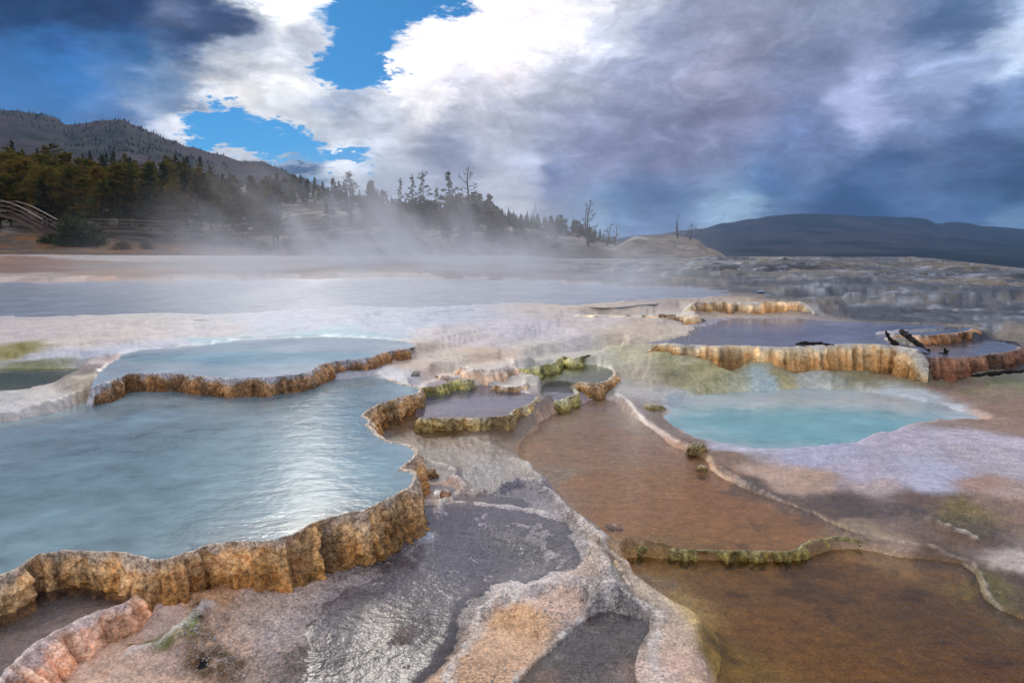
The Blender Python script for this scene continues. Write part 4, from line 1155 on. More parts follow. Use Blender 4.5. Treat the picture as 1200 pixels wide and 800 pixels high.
hill_prof = {
    -500: [(56, 300), (75, 290), (90, 268), (110, 250), (150, 215), (220, 182), (300, 165)],
    0: [(56, 303), (75, 288), (90, 270), (110, 252), (150, 226), (220, 200), (300, 186)],
    200: [(56, 306), (75, 292), (90, 278), (110, 260), (150, 238), (220, 216), (300, 204)],
    350: [(56, 306), (75, 298), (90, 284), (110, 264), (150, 244), (220, 230), (300, 222)],
    480: [(56, 306), (75, 298), (90, 284), (110, 264), (130, 252), (160, 242), (300, 246)],
    560: [(56, 306), (75, 294), (90, 278), (105, 264), (125, 255), (160, 258), (300, 275)],
    650: [(56, 306), (75, 296), (90, 283), (105, 271), (125, 272), (160, 280), (300, 290)],
    720: [(56, 306), (75, 298), (85, 288), (95, 285), (120, 291), (160, 296), (300, 300)],
    745: [(56, 306), (75, 297), (82, 279), (92, 276), (120, 292), (160, 298), (300, 305)],
    790: [(56, 306), (75, 298), (82, 281), (92, 277), (120, 293), (160, 299), (300, 308)],
    815: [(56, 306), (75, 298), (82, 284), (92, 281), (120, 294), (160, 300), (300, 310)],
    832: [(56, 307), (75, 299), (82, 292), (92, 291), (120, 300), (160, 308), (300, 314)],
    862: [(56, 308), (75, 306), (82, 304), (92, 308), (120, 315), (160, 325), (300, 320)],
    1000: [(56, 330), (75, 335), (82, 335), (92, 335), (120, 335), (160, 330), (300, 325)]}
MH = land_material('hillside_earth', .6, .3)
_, hill_z = grow_polar('hillside', radians(-50), radians(20), 520, hill_prof, 190, hill_col, MH, 'rocky brown hillside with pale bare patches rising behind the steam',
                       zf=lambda x, y: .5 * fbm2(x * .12, y * .12, 4, 85) * ss(60, 90, y) + .16 * fbm2(x * .6, y * .6, 4, 87))


def mcol_left(x, y, z):
    n = fbm2(x * .006, y * .006, 5, 91); n2 = fbm2(x * .03, y * .03, 4, 93)
    c = np.tile(s2l((72, 58, 62)), (len(x), 1))
    c = mixc(c, s2l((44, 48, 44)), ss(-.25, .2, n + .5 * n2))
    c = mixc(c, s2l((92, 84, 60)), ss(.25, .5, n2) * .5)
    return mixc(c, s2l((42, 44, 38)), ss(500, 380, y) * .8)


left_prof = {u: [(340, 268), (450, v0 + (262 - v0) * .78), (700, v0 + (262 - v0) * .42), (950, v0 + (262 - v0) * .22), (1250, v0), (1500, v0 + 12)] for u, v0 in
             [(-400, 104), (-200, 112), (0, 126), (30, 129), (60, 133), (76, 137), (90, 147), (108, 145), (130, 141), (155, 140), (170, 147), (185, 154), (205, 163), (230, 172), (260, 181), (290, 189), (310, 189), (330, 197), (355, 208), (372, 216), (400, 228), (440, 245), (500, 262), (700, 275)]}
_, mtl_z = grow_polar('mountain', radians(-46), radians(2), 420, left_prof, 130, mcol_left, land_material('mountain_left_rock', .05, 3), 'rust and dark green mountain ridge rising behind the forest',
                      zf=lambda x, y: (22 * (.5 - np.abs(fbm2(x * .0045, y * .0030, 5, 95))) - 11 + 5 * fbm2(x * .02, y * .02, 4, 97)) * ss(340, 600, y) * ss(1230, 900, y) + 2.5 * fbm2(x * .03, y * .03, 3, 98))


def mcol_right(x, y, z):
    n = fbm2(x * .002, y * .0015, 5, 101); n2 = fbm2(x * .008, y * .004, 4, 103)
    c = np.tile(s2l((40, 50, 60)), (len(x), 1))
    c = mixc(c, s2l((70, 66, 72)), ss(-.1, .35, n + .5 * n2) * .8)
    return mixc(c, s2l((30, 38, 42)), ss(.05, .3, -n2 + .2 * n) * .8)


right_prof = {u: [(260, 345), (900, 318), (1300, 306), (1800, v0 + (304 - v0) * .72), (2600, v0 + (304 - v0) * .32), (3500, v0), (4200, v0 + 8)] for u, v0 in
              [(600, 296), (700, 281), (760, 275), (820, 268), (850, 261), (880, 256), (905, 252), (935, 250), (980, 251), (1020, 253), (1060, 254), (1080, 256), (1098, 262), (1112, 260), (1130, 261), (1150, 265), (1200, 268), (1300, 272), (1450, 262), (1700, 268)]}
grow_polar('mountain', radians(0), radians(50), 360, right_prof, 120, mcol_right, land_material('mountain_right_rock', .012, 8), 'dark blue mountain under the rain clouds across the valley',
           zf=lambda x, y: (40 * (.5 - np.abs(fbm2(x * .0016, y * .0012, 5, 105))) - 20) * ss(1400, 2400, y) * ss(3400, 2800, y) + 3 * fbm2(x * .01, y * .01, 3, 98))

R_ = 12000.0
g_ = [(R_ * cos(a), R_ * sin(a), -40) for a in np.linspace(0, 2 * pi, 65)[:-1]]
gm = simple_mat('valley_earth', (84, 80, 78), .9, .5, .01, .02)
tag(mesh_obj('ground', np.array(g_), [list(range(64))], gm, smooth=False), 'valley floor reaching to the horizon', kind='structure')

# ------------------------------------------------------------------ vegetation
def tube(pts, radii, sides=7, cap=True):
    pts = np.asarray(pts, float); n = len(pts)
    T = np.gradient(pts, axis=0); T /= np.linalg.norm(T, axis=1)[:, None] + 1e-9
    up = np.array([0, 0, 1.0]) if abs(T[0, 2]) < .9 else np.array([1.0, 0, 0])
    V = []
    for i in range(n):
        a = np.cross(up, T[i]); a /= np.linalg.norm(a) + 1e-9; b = np.cross(T[i], a)
        for k in range(sides):
            w = 2 * pi * k / sides
            V.append(pts[i] + radii[i] * (cos(w) * a + sin(w) * b))
    Fs = []
    for i in range(n - 1):
        for k in range(sides):
            k2 = (k + 1) % sides
            Fs.append((i * sides + k, i * sides + k2, (i + 1) * sides + k2, (i + 1) * sides + k))
    if cap:
        Fs.append(tuple(range(sides))[::-1]); Fs.append(tuple((n - 1) * sides + k for k in range(sides)))
    return V, Fs


def join(parts):
    V = []; Fs = []
    for v, f in parts:
        o = len(V); V += list(v); Fs += [tuple(i + o for i in q) for q in f]
    return V, Fs


def leaf_material(name, c1, c2, c3):
    m, nt, o = new_mat(name)
    oi = nt.nodes.new('ShaderNodeObjectInfo'); r = E(nt, oi.outputs['Random'])
    pos = geo_pos(nt)
    n = noise(nt, pos, 1.3, 4, .6)
    c = mix(nt, r.step(.2, .8), L4(c1), L4(c2))
    c = mix(nt, n.step(.45, .62), c, L4(c3))
    c = vec(nt, 'SCALE', c, scale=(noise(nt, pos, 9.0, 2, .5) - .5) * 1.4 + 1.0)
    d = nt.nodes.new('ShaderNodeBsdfDiffuse'); put(nt, d.inputs[0], c)
    t = nt.nodes.new('ShaderNodeBsdfTranslucent'); put(nt, t.inputs[0], c)
    mx = nt.nodes.new('ShaderNodeMixShader'); mx.inputs[0].default_value = .45
    nt.links.new(d.outputs[0], mx.inputs[1]); nt.links.new(t.outputs[0], mx.inputs[2])
    nt.links.new(mx.outputs[0], o.inputs[0])
    return m


BARK = simple_mat('bark', (78, 64, 54), .9, .5, 6, 12, .6)
DEADW = simple_mat('dead_wood', (92, 84, 80), .85, .4, 6, 14, .6)
CHAR = simple_mat('charred_wood', (42, 34, 30), .75, .6, 20, 60, .8, bd=.01)
LEAF = leaf_material('needles', (84, 98, 44), (128, 116, 50), (146, 108, 50))
LEAFD = leaf_material('needles_dark', (62, 74, 48), (82, 88, 52), (100, 92, 52))
SCRUB = leaf_material('scrub_leaves', (86, 84, 62), (110, 98, 72), (92, 82, 70))
BUSHM = leaf_material('bush_leaves', (52, 68, 38), (66, 84, 46), (92, 100, 52))


def leaf_tris(centres, size, rs, flat=.5):
    n = len(centres); C = np.repeat(np.asarray(centres), 3, 0)
    off = rs.normal(0, 1, (n * 3, 3)); off[:, 2] *= flat
    off /= np.linalg.norm(off, axis=1)[:, None] + 1e-6
    sz = np.repeat(size * rs.uniform(.5, 1.3, n), 3)[:, None]
    return C + off * sz, np.arange(n * 3).reshape(-1, 3)


def conifer_parts(h, w, kind, seed, nl=5200):
    rs = np.random.RandomState(seed)
    bend = rs.normal(0, .02, 2) * h
    zz = np.linspace(0, 1, 8)
    pts = np.stack([bend[0] * zz ** 2, bend[1] * zz ** 2, zz * h], 1)
    pts[0, 2] = -.6
    tv = [tube(pts, .03 * h * (1 - zz * .93) ** .8 * .55)]
    cen = []
    nb = 46
    for i in range(nb):
        f = (i + rs.rand()) / nb
        z = (.14 + .86 * f) * h if kind != 'bare' else (.3 + .7 * f) * h
        if kind == 'fir': L = w * (1.03 - f) ** .8 * rs.uniform(.65, 1.1)
        elif kind == 'round': L = w * math.sqrt(max(.02, 1 - (1.7 * f - .75) ** 2)) * rs.uniform(.45, 1.15)
        else: L = w * (.35 + .65 * sin(pi * min(1, f * 1.1 + .1))) * rs.uniform(.3, 1.25)
        a = rs.rand() * 2 * pi; rise = rs.uniform(-.15, .45) if kind != 'fir' else rs.uniform(-.25, .1)
        b0 = np.array([bend[0] * (z / h) ** 2, bend[1] * (z / h) ** 2, z])
        b1 = b0 + np.array([cos(a) * L, sin(a) * L, L * rise])
        tv.append(tube([b0, (b0 + b1) / 2 + [0, 0, -.03 * L], b1], [.012 * h * (1 - f * .7) * .5, .007 * h * .5, .003 * h * .5], 4, False))
        m = int(nl / nb * (L / w + .35))
        t = rs.uniform(.25, 1.08, m)[:, None]
        p = b0 + (b1 - b0) * t + rs.normal(0, 1, (m, 3)) * np.array([.15, .15, .09]) * (w * .9) * (1 - .3 * t)
        # gather into tufts with gaps in between
        tu = rs.randint(0, max(3, m // 14), m); tc = p[rs.randint(0, m, max(3, m // 14) + 1)]
        p = p * .45 + tc[tu] * .55
        cen.append(p)
    top = rs.normal(0, 1, (40, 3)) * [.05 * w, .05 * w, .3] + [bend[0], bend[1], h]
    cen.append(top)
    return join(tv), leaf_tris(np.concatenate(cen), .05 * h ** .6 + .06, rs)


def add_tree(name, parts, leafm, loc, label, group=None, cat='pine tree', crown='crown'):
    (tv, tf), (lv, lf) = parts
    r = empty(name, loc)
    mesh_obj('trunk', tv, tf, BARK, r)
    mesh_obj(crown, lv, lf, leafm, r, smooth=False)
    return tag(r, label, cat, group)


def copy_tree(o, loc, rz, sc, label=None):
    c = o.copy(); COL.objects.link(c); c.location = loc; c.rotation_euler = (0, 0, rz); c.scale = sc
    for ch in o.children:
        k = ch.copy(); COL.objects.link(k); k.parent = c
    if label: c['label'] = label
    return c


def hill_at(u, d):
    dx, dy, _ = ray(u, 285)
    a = math.atan2(dx, dy)
    return (math.tan(a) * d, d, float(hill_z(a, d)[0]))


def height_for(u, vtop, p):
    """world height so that a tree standing at p reaches the direction row vtop"""
    return float(at_d(u, vtop, p[1])[2]) - p[2]


# --- the forest: eight kinds of crown, then copies
KINDS = [('round', 9, 3.0, 1), ('irr', 9, 2.9, 2), ('fir', 9, 2.4, 3), ('round', 9, 3.7, 4), ('irr', 9, 3.4, 5), ('fir', 9, 2.0, 6), ('round', 9, 2.7, 7), ('irr', 9, 2.5, 8)]
GRP = 'pines of the dense forest on the left hillside'
FL = 'olive brown or dark green pine in the dense forest on the left hillside'
protos = []
spots = []
rt = random.Random(5)
for k in range(44):                                   # front of the forest
    u = -70 + k * 9 + rt.uniform(-6, 6); spots.append((u, rt.uniform(90, 104), rt.uniform(6.0, 9.5) * (1 if u < 260 else .75)))
for k in range(66):
    u = rt.uniform(-90, 330); spots.append((u, rt.uniform(104, 145), rt.uniform(6.0, 9.5) * (1 if u < 250 else .7)))
for k in range(110):
    u = rt.uniform(-110, 450); spots.append((u, rt.uniform(145, 285), rt.uniform(5.5, 9) * (1 if u < 250 else .75)))
SHAPE = {'round': 'rounded', 'irr': 'ragged', 'fir': 'narrow pointed'}


def forest_label(kd, u, d, h=8):
    row = 'at the forest front' if d < 104 else ('mid forest' if d < 145 else 'high up the forest')
    at_ = next(t for lim, t in ((40, 'above the wooden stairs'), (130, 'behind the big dark bush'), (210, 'over the near boardwalk end'),
                                (300, 'over the braced boardwalk'), (9999, 'near the grey dead spire')) if u < lim)
    return ('tall ' if h > 8.2 else ('short ' if h < 6.6 else 'middling ')) + SHAPE[kd] + ' pine ' + row + ' ' + at_


for u, d, h in spots:
    p = hill_at(u, d)
    k = rt.randrange(8) if d < 150 else rt.choice([2, 5, 2, 5, 0, 1])
    pr = next((q for q in protos if q[0] == k), None)
    s = h / 9
    if pr is None:
        kd, hh, ww, sd = KINDS[k]
        t = add_tree('pine_tree', conifer_parts(hh, ww, kd, sd), LEAF if kd != 'fir' else LEAFD, p, forest_label(kd, u, d, h), GRP)
        t.scale = (s, s, s); protos.append((k, t))
    else:
        copy_tree(pr[1], p, rt.uniform(0, 6.28), (s * rt.uniform(.85, 1.2), s * rt.uniform(.85, 1.2), s), forest_label(KINDS[k][0], u, d, h))

# --- single trees one can point to
def lone(u, d, vtop, w, kind, seed, label, leafm=LEAFD, nl=1800):
    p = hill_at(u, d); h = height_for(u, vtop, p)
    return add_tree('pine_tree', conifer_parts(h, w, kind, seed, nl), leafm, p, label)


lone(527, 118, 203, 1.9, 'irr', 21, 'solitary open crowned pine on the ridge just before the tall dead snag')
lone(497, 122, 204, 2.0, 'irr', 22, 'thin wispy pine on the ridge, second along from the tall dead snag', nl=900)
lone(484, 126, 208, 1.4, 'irr', 23, 'slim dark pine on the ridge where the treeline starts to drop', nl=1000)
lone(470, 128, 212, 1.2, 'fir', 24, 'small pointed pine on the ridge beside the slim dark pine', nl=1000)
lone(512, 120, 222, 1.3, 'irr', 25, 'low ragged pine between the wispy pine and the open crowned one', nl=700)
lone(413, 112, 204, 2.6, 'irr', 26, 'wide bare topped tree above the long boardwalk on the hillside', nl=1000, leafm=SCRUB)
lone(326, 84, 208, 2.0, 'irr', 27, 'tall half dead conifer standing in the steam by the boardwalk', nl=900)
lone(386, 112, 222, 1.5, 'fir', 28, 'small dark pine beside the wide bare topped tree')
lone(577, 108, 243, 1.5, 'round', 29, 'small bushy pine on the ridge right behind the tall dead snag')
lone(602, 110, 250, .9, 'fir', 30, 'little pine on the ridge where it slopes down')
lone(590, 110, 254, .8, 'round', 31, 'stubby round pine on the ridge beside the small bushy pine')
lone(657, 98, 259, 1.4, 'round', 32, 'dark low pine on the slope beside the twin trunked snag')
lone(641, 102, 263, .9, 'fir', 33, 'small dark pine at the foot of the thin pale snag')
lone(553, 112, 240, 1.6, 'round', 34, 'dense dark pine hidden behind the trunk of the tall dead snag')
# low dark pines crowding the ridge and stepping down to the right
RL_ = ((470, 'behind the wide bare topped tree'), (520, 'under the wispy ridge pines'), (556, 'under the open crowned ridge pine'), (610, 'right of the tall bare snag'), (9999, 'far down the ridge'))
for k_i in range(46):
    u = rt.uniform(425, 585) if k_i < 34 else rt.uniform(585, 700)
    d = rt.uniform(86, 128); kx = rt.choice([0, 1, 3, 4, 6, 7, 5])
    hh = rt.uniform(2.6, 4.8) * (1 if u < 585 else .6); pr = next((q for q in protos if q[0] == kx), protos[0]); p = hill_at(u, d); q_ = hh / 9
    copy_tree(pr[1], p, rt.uniform(0, 6.28), (q_ * 1.3, q_ * 1.3, q_), ('stocky ' if hh > 3.6 else 'stunted ') + SHAPE[KINDS[pr[0]][0]] + ' pine on the ridge ' + next(t for lim, t in RL_ if u < lim))['group'] = 'low pines on the ridge'


# bushes
def bush_parts(w, h, seed, n=1500):
    rs = np.random.RandomState(seed)
    tv = [tube([(0, 0, -.3), (rs.normal() * .1, rs.normal() * .1, h * .3), (cos(a) * w * .4, sin(a) * w * .4, h * .6)], [.06, .04, .02], 5) for a in rs.rand(6) * 6.28]
    cc = rs.normal(0, 1, (26, 3)); cc /= np.linalg.norm(cc, axis=1)[:, None]; cc[:, 2] = abs(cc[:, 2])
    cc = cc * [w * .36, w * .36, h * .62] * rs.uniform(.5, 1, (26, 1))
    p = cc[rs.randint(0, 26, n)] + rs.normal(0, 1, (n, 3)) * [w * .09, w * .09, h * .1]
    p[:, 2] = abs(p[:, 2])
    return join(tv), leaf_tris(p, .05 + .03 * w, rs, .8)


def bush(u, d, vtop, wpx, seed, label, m, n=1500, group=None):
    p = hill_at(u, d); h = height_for(u, vtop, p); w = wpx / 800 * d
    (tv, tf), (lv, lf) = bush_parts(w, max(h, .5), seed, n)
    r = empty('bush', p); mesh_obj('stem', tv, tf, BARK, r); mesh_obj('foliage', lv, lf, m, r, smooth=False)
    return tag(r, label, 'bush', group)


bush(92, 76, 239, 62, 41, 'big rounded dark green juniper bush beside the wooden stairs', BUSHM, 5200)
bush(60, 78, 262, 30, 47, 'low dark bush at the foot of the wooden stairs', BUSHM, 1400)
bproto = bush(545, 88, 262, 26, 42, 'hazy grey green scrub bush on the slope in the steam', SCRUB, 1100, 'scrub bushes on the steaming slope')
for k in range(46):
    u = rt.choice([rt.uniform(300, 700), rt.uniform(440, 640), rt.uniform(120, 420)]); d = rt.uniform(72, 112)
    s = rt.uniform(.35, 1.1)
    lb = next(t for lim, t in ((300, 'below the long boardwalk'), (430, 'between the grey dead spire and the wide bare topped tree'), (520, 'below the ridge pines'),
                               (590, 'around the foot of the tall bare snag'), (9999, 'on the ridge end before the twin trunked snag')) if u < lim)
    copy_tree(bproto, hill_at(u, d), rt.uniform(0, 6), (s * rt.uniform(.8, 1.3), s, s * rt.uniform(.5, .9)),
              ('tiny' if s < .5 else 'low' if s < .7 else 'rounded' if s < .9 else 'wide') + ' grey green scrub bush ' + lb)
# tiny trees of the far slopes: nobody could count them
def far_trees(name, spots, label, mat, hs):
    rs = np.random.RandomState(3); V = []; Fs = []
    for (x, y, z) in spots:
        h = hs * rs.uniform(.6, 1.3); w = h * rs.uniform(.16, .26); o = len(V); a0 = rs.rand() * 2
        for lv_, (z0, z1, ww) in enumerate([(.05, .6, 1), (.4, 1.0, .65)]):
            b = len(V)
            for k in range(5):
                a = a0 + 2 * pi * k / 5; q = ww * rs.uniform(.7, 1.2)
                V.append((x + w * q * cos(a), y + w * q * sin(a), z + h * z0))
            V.append((x, y, z + h * z1))
            Fs += [(b + k, b + (k + 1) % 5, b + 5) for k in range(5)]
    o = mesh_obj(name, np.array(V), np.array(Fs), mat, smooth=False)
    return tag(o, label, kind='stuff')


FARL = simple_mat('far_needles', (30, 38, 30), .9, .5, .05, 1)
sp_ = []
rs_ = np.random.RandomState(9)
for k in range(4200):
    u = rs_.uniform(-60, 480); d = 400 + 880 * rs_.rand() ** 1.3
    dx, dy, _ = ray(u, 285); a = math.atan2(dx, dy)
    x, y = math.tan(a) * d, d
    if fbm2(np.array([x * .009]), np.array([y * .006]), 3, 77)[0] < .0 + .15 * rs_.rand() and d < 1190: continue
    sp_.append((a, d))
aa = np.array(sp_); zz_ = mtl_z(aa[:, 0], aa[:, 1])
far_trees('far_forest', [(math.tan(a) * d, d, z - .5) for (a, d), z in zip(sp_, zz_)], 'dark conifers scattered over the far mountain ridge', FARL, 5.0)
sp_ = []
for k in range(900):
    u = rs_.uniform(-60, 720); d = rs_.uniform(170, 298) if u < 470 else rs_.uniform(112, 150)
    dx, dy, _ = ray(u, 285); sp_.append((math.atan2(dx, dy), d))
aa = np.array(sp_); zz_ = hill_z(aa[:, 0], aa[:, 1])
far_trees('distant_treeline', [(math.tan(a) * d, d, z - .2) for (a, d), z in zip(sp_, zz_)], 'small conifers lining the top of the near hill', LEAFD, 2.6)


# --- dead snags
def snag(u, d, vtop, seed, label, nb=22, r0=.16, spread=.22, lean=0.0, twin=False):
    rs = np.random.RandomState(seed)
    p = hill_at(u, d); p = (p[0], p[1], p[2] - .2); h = height_for(u, vtop, p)
    r = empty('dead_tree', p)
    r0 = r0 * 1.55
    zz = np.linspace(0, 1, 12)
    jit = np.cumsum(rs.normal(0, .008, (12, 2)), 0) * h
    pts = np.stack([jit[:, 0] + lean * h * zz, jit[:, 1], zz * h], 1)
    rad = r0 * (1 - zz * .9)
    tr = [tube(pts, rad)]
    if twin:
        q = pts * [1, 1, .92] + np.stack([-.07 * h * zz ** .8, .05 * h * zz, 0 * zz], 1); tr.append(tube(q, rad * .8))
    V, Fs = join(tr); mesh_obj('trunk', V, Fs, DEADW, r)
    for i in range(nb):
        f = .22 + .74 * (i + rs.rand()) / nb
        b = np.array([np.interp(f, zz, pts[:, k]) for k in range(3)])
        a = rs.rand() * 2 * pi; L = h * spread * (1.15 - f) * rs.uniform(.5, 1.3)
        up = rs.uniform(.1, .9)
        e = b + np.array([cos(a), sin(a) * .8, up]) * L; m = b + np.array([cos(a), sin(a) * .8, up * .3]) * L * .5
        ps = [tube([b, m, e], [r0 * .34 * (1.15 - f), r0 * .26 * (1.15 - f), .03], 5)]
        for j in range(3):
            t = rs.uniform(.3, .9); s0 = m + (e - m) * t; e2 = s0 + np.array([rs.normal(), rs.normal(), rs.uniform(.2, 1.2)]) * L * .22
            ps.append(tube([s0, e2], [.035, .02], 4))
        V, Fs = join(ps); mesh_obj('branch', V, Fs, DEADW, r)
    return tag(r, label, 'dead tree')


snag(551, 84, 195, 51, 'tall bare dead snag with side branches standing in the steam', 26, .17, .26)
snag(571, 88, 225, 52, 'thin crooked dead stem beside the tall bare snag', 8, .09, .18)
snag(690, 86, 233, 53, 'twin trunked dead snag with tangled branches near the end of the ridge', 22, .13, .26, twin=True)
snag(711, 86, 262, 54, 'low spreading dead tree right beside the twin trunked snag', 12, .08, .5, lean=.2)
snag(722, 86, 262, 55, 'thin upright dead tree past the twin trunked snag', 9, .06, .2)
snag(622, 104, 237, 56, 'thin pale forked dead tree leaning on the sloping ridge', 9, .07, .3, lean=.16)
snag(794, 84, 251, 57, 'two pronged dead tree on the pale mound at the end of the ridge', 8, .06, .18, twin=True)
snag(808, 84, 262, 58, 'short twiggy dead tree on the pale mound beside the two pronged one', 10, .05, .5, lean=.25)
snag(411, 110, 199, 59, 'bare grey tree top spreading above the wide tree over the boardwalk', 26, .12, .32)
snag(322, 83, 214, 60, 'grey dead spire beside the half dead conifer in the steam', 24, .12, .2)

# ------------------------------------------------------------------ boardwalk
WOOD = simple_mat('weathered_wood', (120, 98, 84), .85, .5, 8, 20, .5)
WOODL = simple_mat('pale_rail_wood', (156, 138, 122), .8, .4, 8, 20, .4)


def box_between(a, b, w, h):
    a = np.array(a, float); b = np.array(b, float); t = b - a; L = np.linalg.norm(t); t /= L
    s = np.cross(t, [0, 0, 1]); s /= np.linalg.norm(s) + 1e-9; n = np.cross(s, t)
    V = [p + s * w * i / 2 + n * h * j / 2 for p in (a, b) for i, j in ((-1, -1), (1, -1), (1, 1), (-1, 1))]
    return V, [(0, 1, 2, 3), (7, 6, 5, 4), (0, 4, 5, 1), (1, 5, 6, 2), (2, 6, 7, 3), (3, 7, 4, 0)]


def boardwalk(path, label, width=1.7, rail_h=1.15, step=1.9, brace=False):
    root = empty('boardwalk', tuple(path[0]))
    o = np.array(path[0], float); P = np.array(path, float) - o
    s = np.concatenate([[0], np.cumsum(np.linalg.norm(np.diff(P, axis=0), axis=1))])
    n = int(s[-1] / step) + 1; tt = np.linspace(0, s[-1], n + 1)
    C = np.stack([np.interp(tt, s, P[:, k]) for k in range(3)], 1)
    T = np.gradient(C, axis=0); T[:, 2] = 0; T /= np.linalg.norm(T, axis=1)[:, None]
    Sd = np.stack([T[:, 1], -T[:, 0], 0 * T[:, 0]], 1)
    pl = []
    m = int(s[-1] / .17); td = np.linspace(0, s[-1], m)
    Cd = np.stack([np.interp(td, s, P[:, k]) for k in range(3)], 1); Sx = np.stack([np.interp(td, tt, Sd[:, k]) for k in range(3)], 1)
    for c, sx in zip(Cd, Sx):
        pl.append(box_between(c - sx * width / 2, c + sx * width / 2, .145, .05))
    V, Fs = join(pl); tag(mesh_obj('decking', V, Fs, WOOD, root, False), kind='stuff')
    for sd in (-1, 1):
        E_ = C + Sd * sd * width / 2
        for i in range(n):
            mesh_obj('beam', *box_between(E_[i] - [0, 0, .16], E_[i + 1] - [0, 0, .16], .08, .26), WOOD, root, False)
            for hz, ww in ((rail_h, .14), (rail_h * .66, .09), (rail_h * .34, .09)):
                mesh_obj('rail', *box_between(E_[i] + [0, 0, hz], E_[i + 1] + [0, 0, hz], .06 if hz < rail_h else .16, ww if hz < rail_h else .06), WOODL if hz == rail_h else WOOD, root, False)
        for i in range(n + 1):
            g = E_[i] + o; zg = float(hill_z(math.atan2(g[0], g[1]), g[1])[0]) - o[2]
            mesh_obj('post', *box_between((E_[i][0], E_[i][1], min(zg - .3, E_[i][2] - .3)), E_[i] + [0, 0, rail_h - .02], .13, .13), WOOD, root, False)
    if brace:
        for k in range(1, n, 4):
            mesh_obj('brace', *box_between(C[k] - Sd[k] * width / 2 * -1 + [0, 0, -.3], C[min(k + 2, n)] + Sd[k] * width / 2 + [0, 0, -1.9], .1, .12), WOOD, root, False)
    return tag(root, label, 'boardwalk')


def wp(u, v, d):
    x, y, z = at_d(u, v, d); return (float(x), float(y), float(z))


boardwalk([wp(-120, 252, 76), wp(-20, 252, 74), wp(18, 251, 73), wp(40, 262, 72.5), wp(60, 273, 72)], 'weathered wooden landing and stairs with railings by the big dark bush', 1.7, 1.4)
boardwalk([wp(112, 269, 86), wp(160, 270, 86), wp(215, 273, 85), wp(262, 275, 85), wp(300, 274, 86), wp(345, 270, 90), wp(400, 264, 96), wp(470, 257, 104)], 'long railed wooden boardwalk crossing the hillside below the forest', 1.8, 1.25, brace=True)

# ------------------------------------------------------------------ small things on the terraces
def knob(u, v, wpx, hpx, z, label, seed, st):
    x, y = at_z(u, v, z); x = float(x); y = float(y); d = y
    w = wpx / F * d * .5; h = hpx / F * d * .85
    nu, nv = 60, 34
    V = []; C = []
    a = np.linspace(0, 2 * pi, nu, endpoint=False)
    for j in range(nv):
        f = j / (nv - 1)
        r = w * (1 - .25 * (1 - f)) * np.sqrt(np.maximum(0, 1 - (1 - f) ** 4.0)) if f < 1 else w
        zz = h * (1 - f)
        rr = r * (1 + .25 * fbm2(np.cos(a) * 1.5 + seed, np.sin(a) * 1.5, 3, seed))
        X = np.cos(a) * rr; Y = np.sin(a) * rr * .75
        k = fbm3(X * 34 + x * 9, Y * 34, zz * 30 + a * 0, 3, seed) * .016 + fbm3(X * 12 + x, Y * 12, zz * 12 + a * 0, 2, seed) * .02
        V.append(np.stack([x + X * (1 + k / w), y + Y * (1 + k / w), z - .03 + zz + .03 + k * .5], 1))
        c = mixc(np.tile(s2l(st['a']), (nu, 1)), s2l(st['b']), np.clip(f + .5 * fbm2(a, a * 0 + f * 3, 3, seed), 0, 1))
        c = mixc(c, s2l(st['top']), np.full(nu, .6 * ss(.35, .0, f)))
        c = mixc(c, s2l((112, 112, 40)), np.full(nu, st['green'] * .5))
        C.append(c)
    V = np.concatenate(V); C = np.concatenate(C)
    i = np.arange(nv - 1)[:, None] * nu; j = np.arange(nu)[None]; j2 = (j + 1) % nu
    Fq = np.stack([i + j, i + nu + j, i + nu + j2, i + j2], -1).reshape(-1, 4)
    o = mesh_obj('travertine_knob', V, Fq, MR, attrs={'Col': ('FLOAT_COLOR', np.concatenate([C, np.ones((len(C), 1))], 1)), 'crest': ('FLOAT', np.zeros(len(C))), 'speck': ('FLOAT', np.ones(len(C)))})
    return tag(o, label, 'rock knob')


knob(765, 482, 30, 12, .02, 'flat topped mossy knob between the lavender pool and the turquoise pool', 3, mossy)
knob(815, 532, 24, 18, .0, 'mossy brown knob at the edge of the amber and turquoise pools', 5, mossy)
knob(822, 552, 12, 9, .0, 'tiny yellowish knob just below the mossy brown knob', 6, mossy)
knob(505, 558, 18, 13, .05, 'brown knob beside the tall rim of the large blue pool', 7, golden)
knob(521, 585, 15, 16, .03, 'pinkish orange knob on the pale crust below the tall rim', 8, pinkish)
knob(487, 441, 10, 9, .4, 'small white crusted knob at the end of the upper curved rim', 9, dict(golden, a=(205, 195, 185), b=(170, 150, 130)))
knob(720, 617, 22, 5, -.03, 'low pale orange lump standing in the amber pool', 10, dict(pinkish, a=(205, 165, 125)))
knob(610, 549, 14, 6, .02, 'little ochre bump at the upper corner of the amber pool', 11, golden)


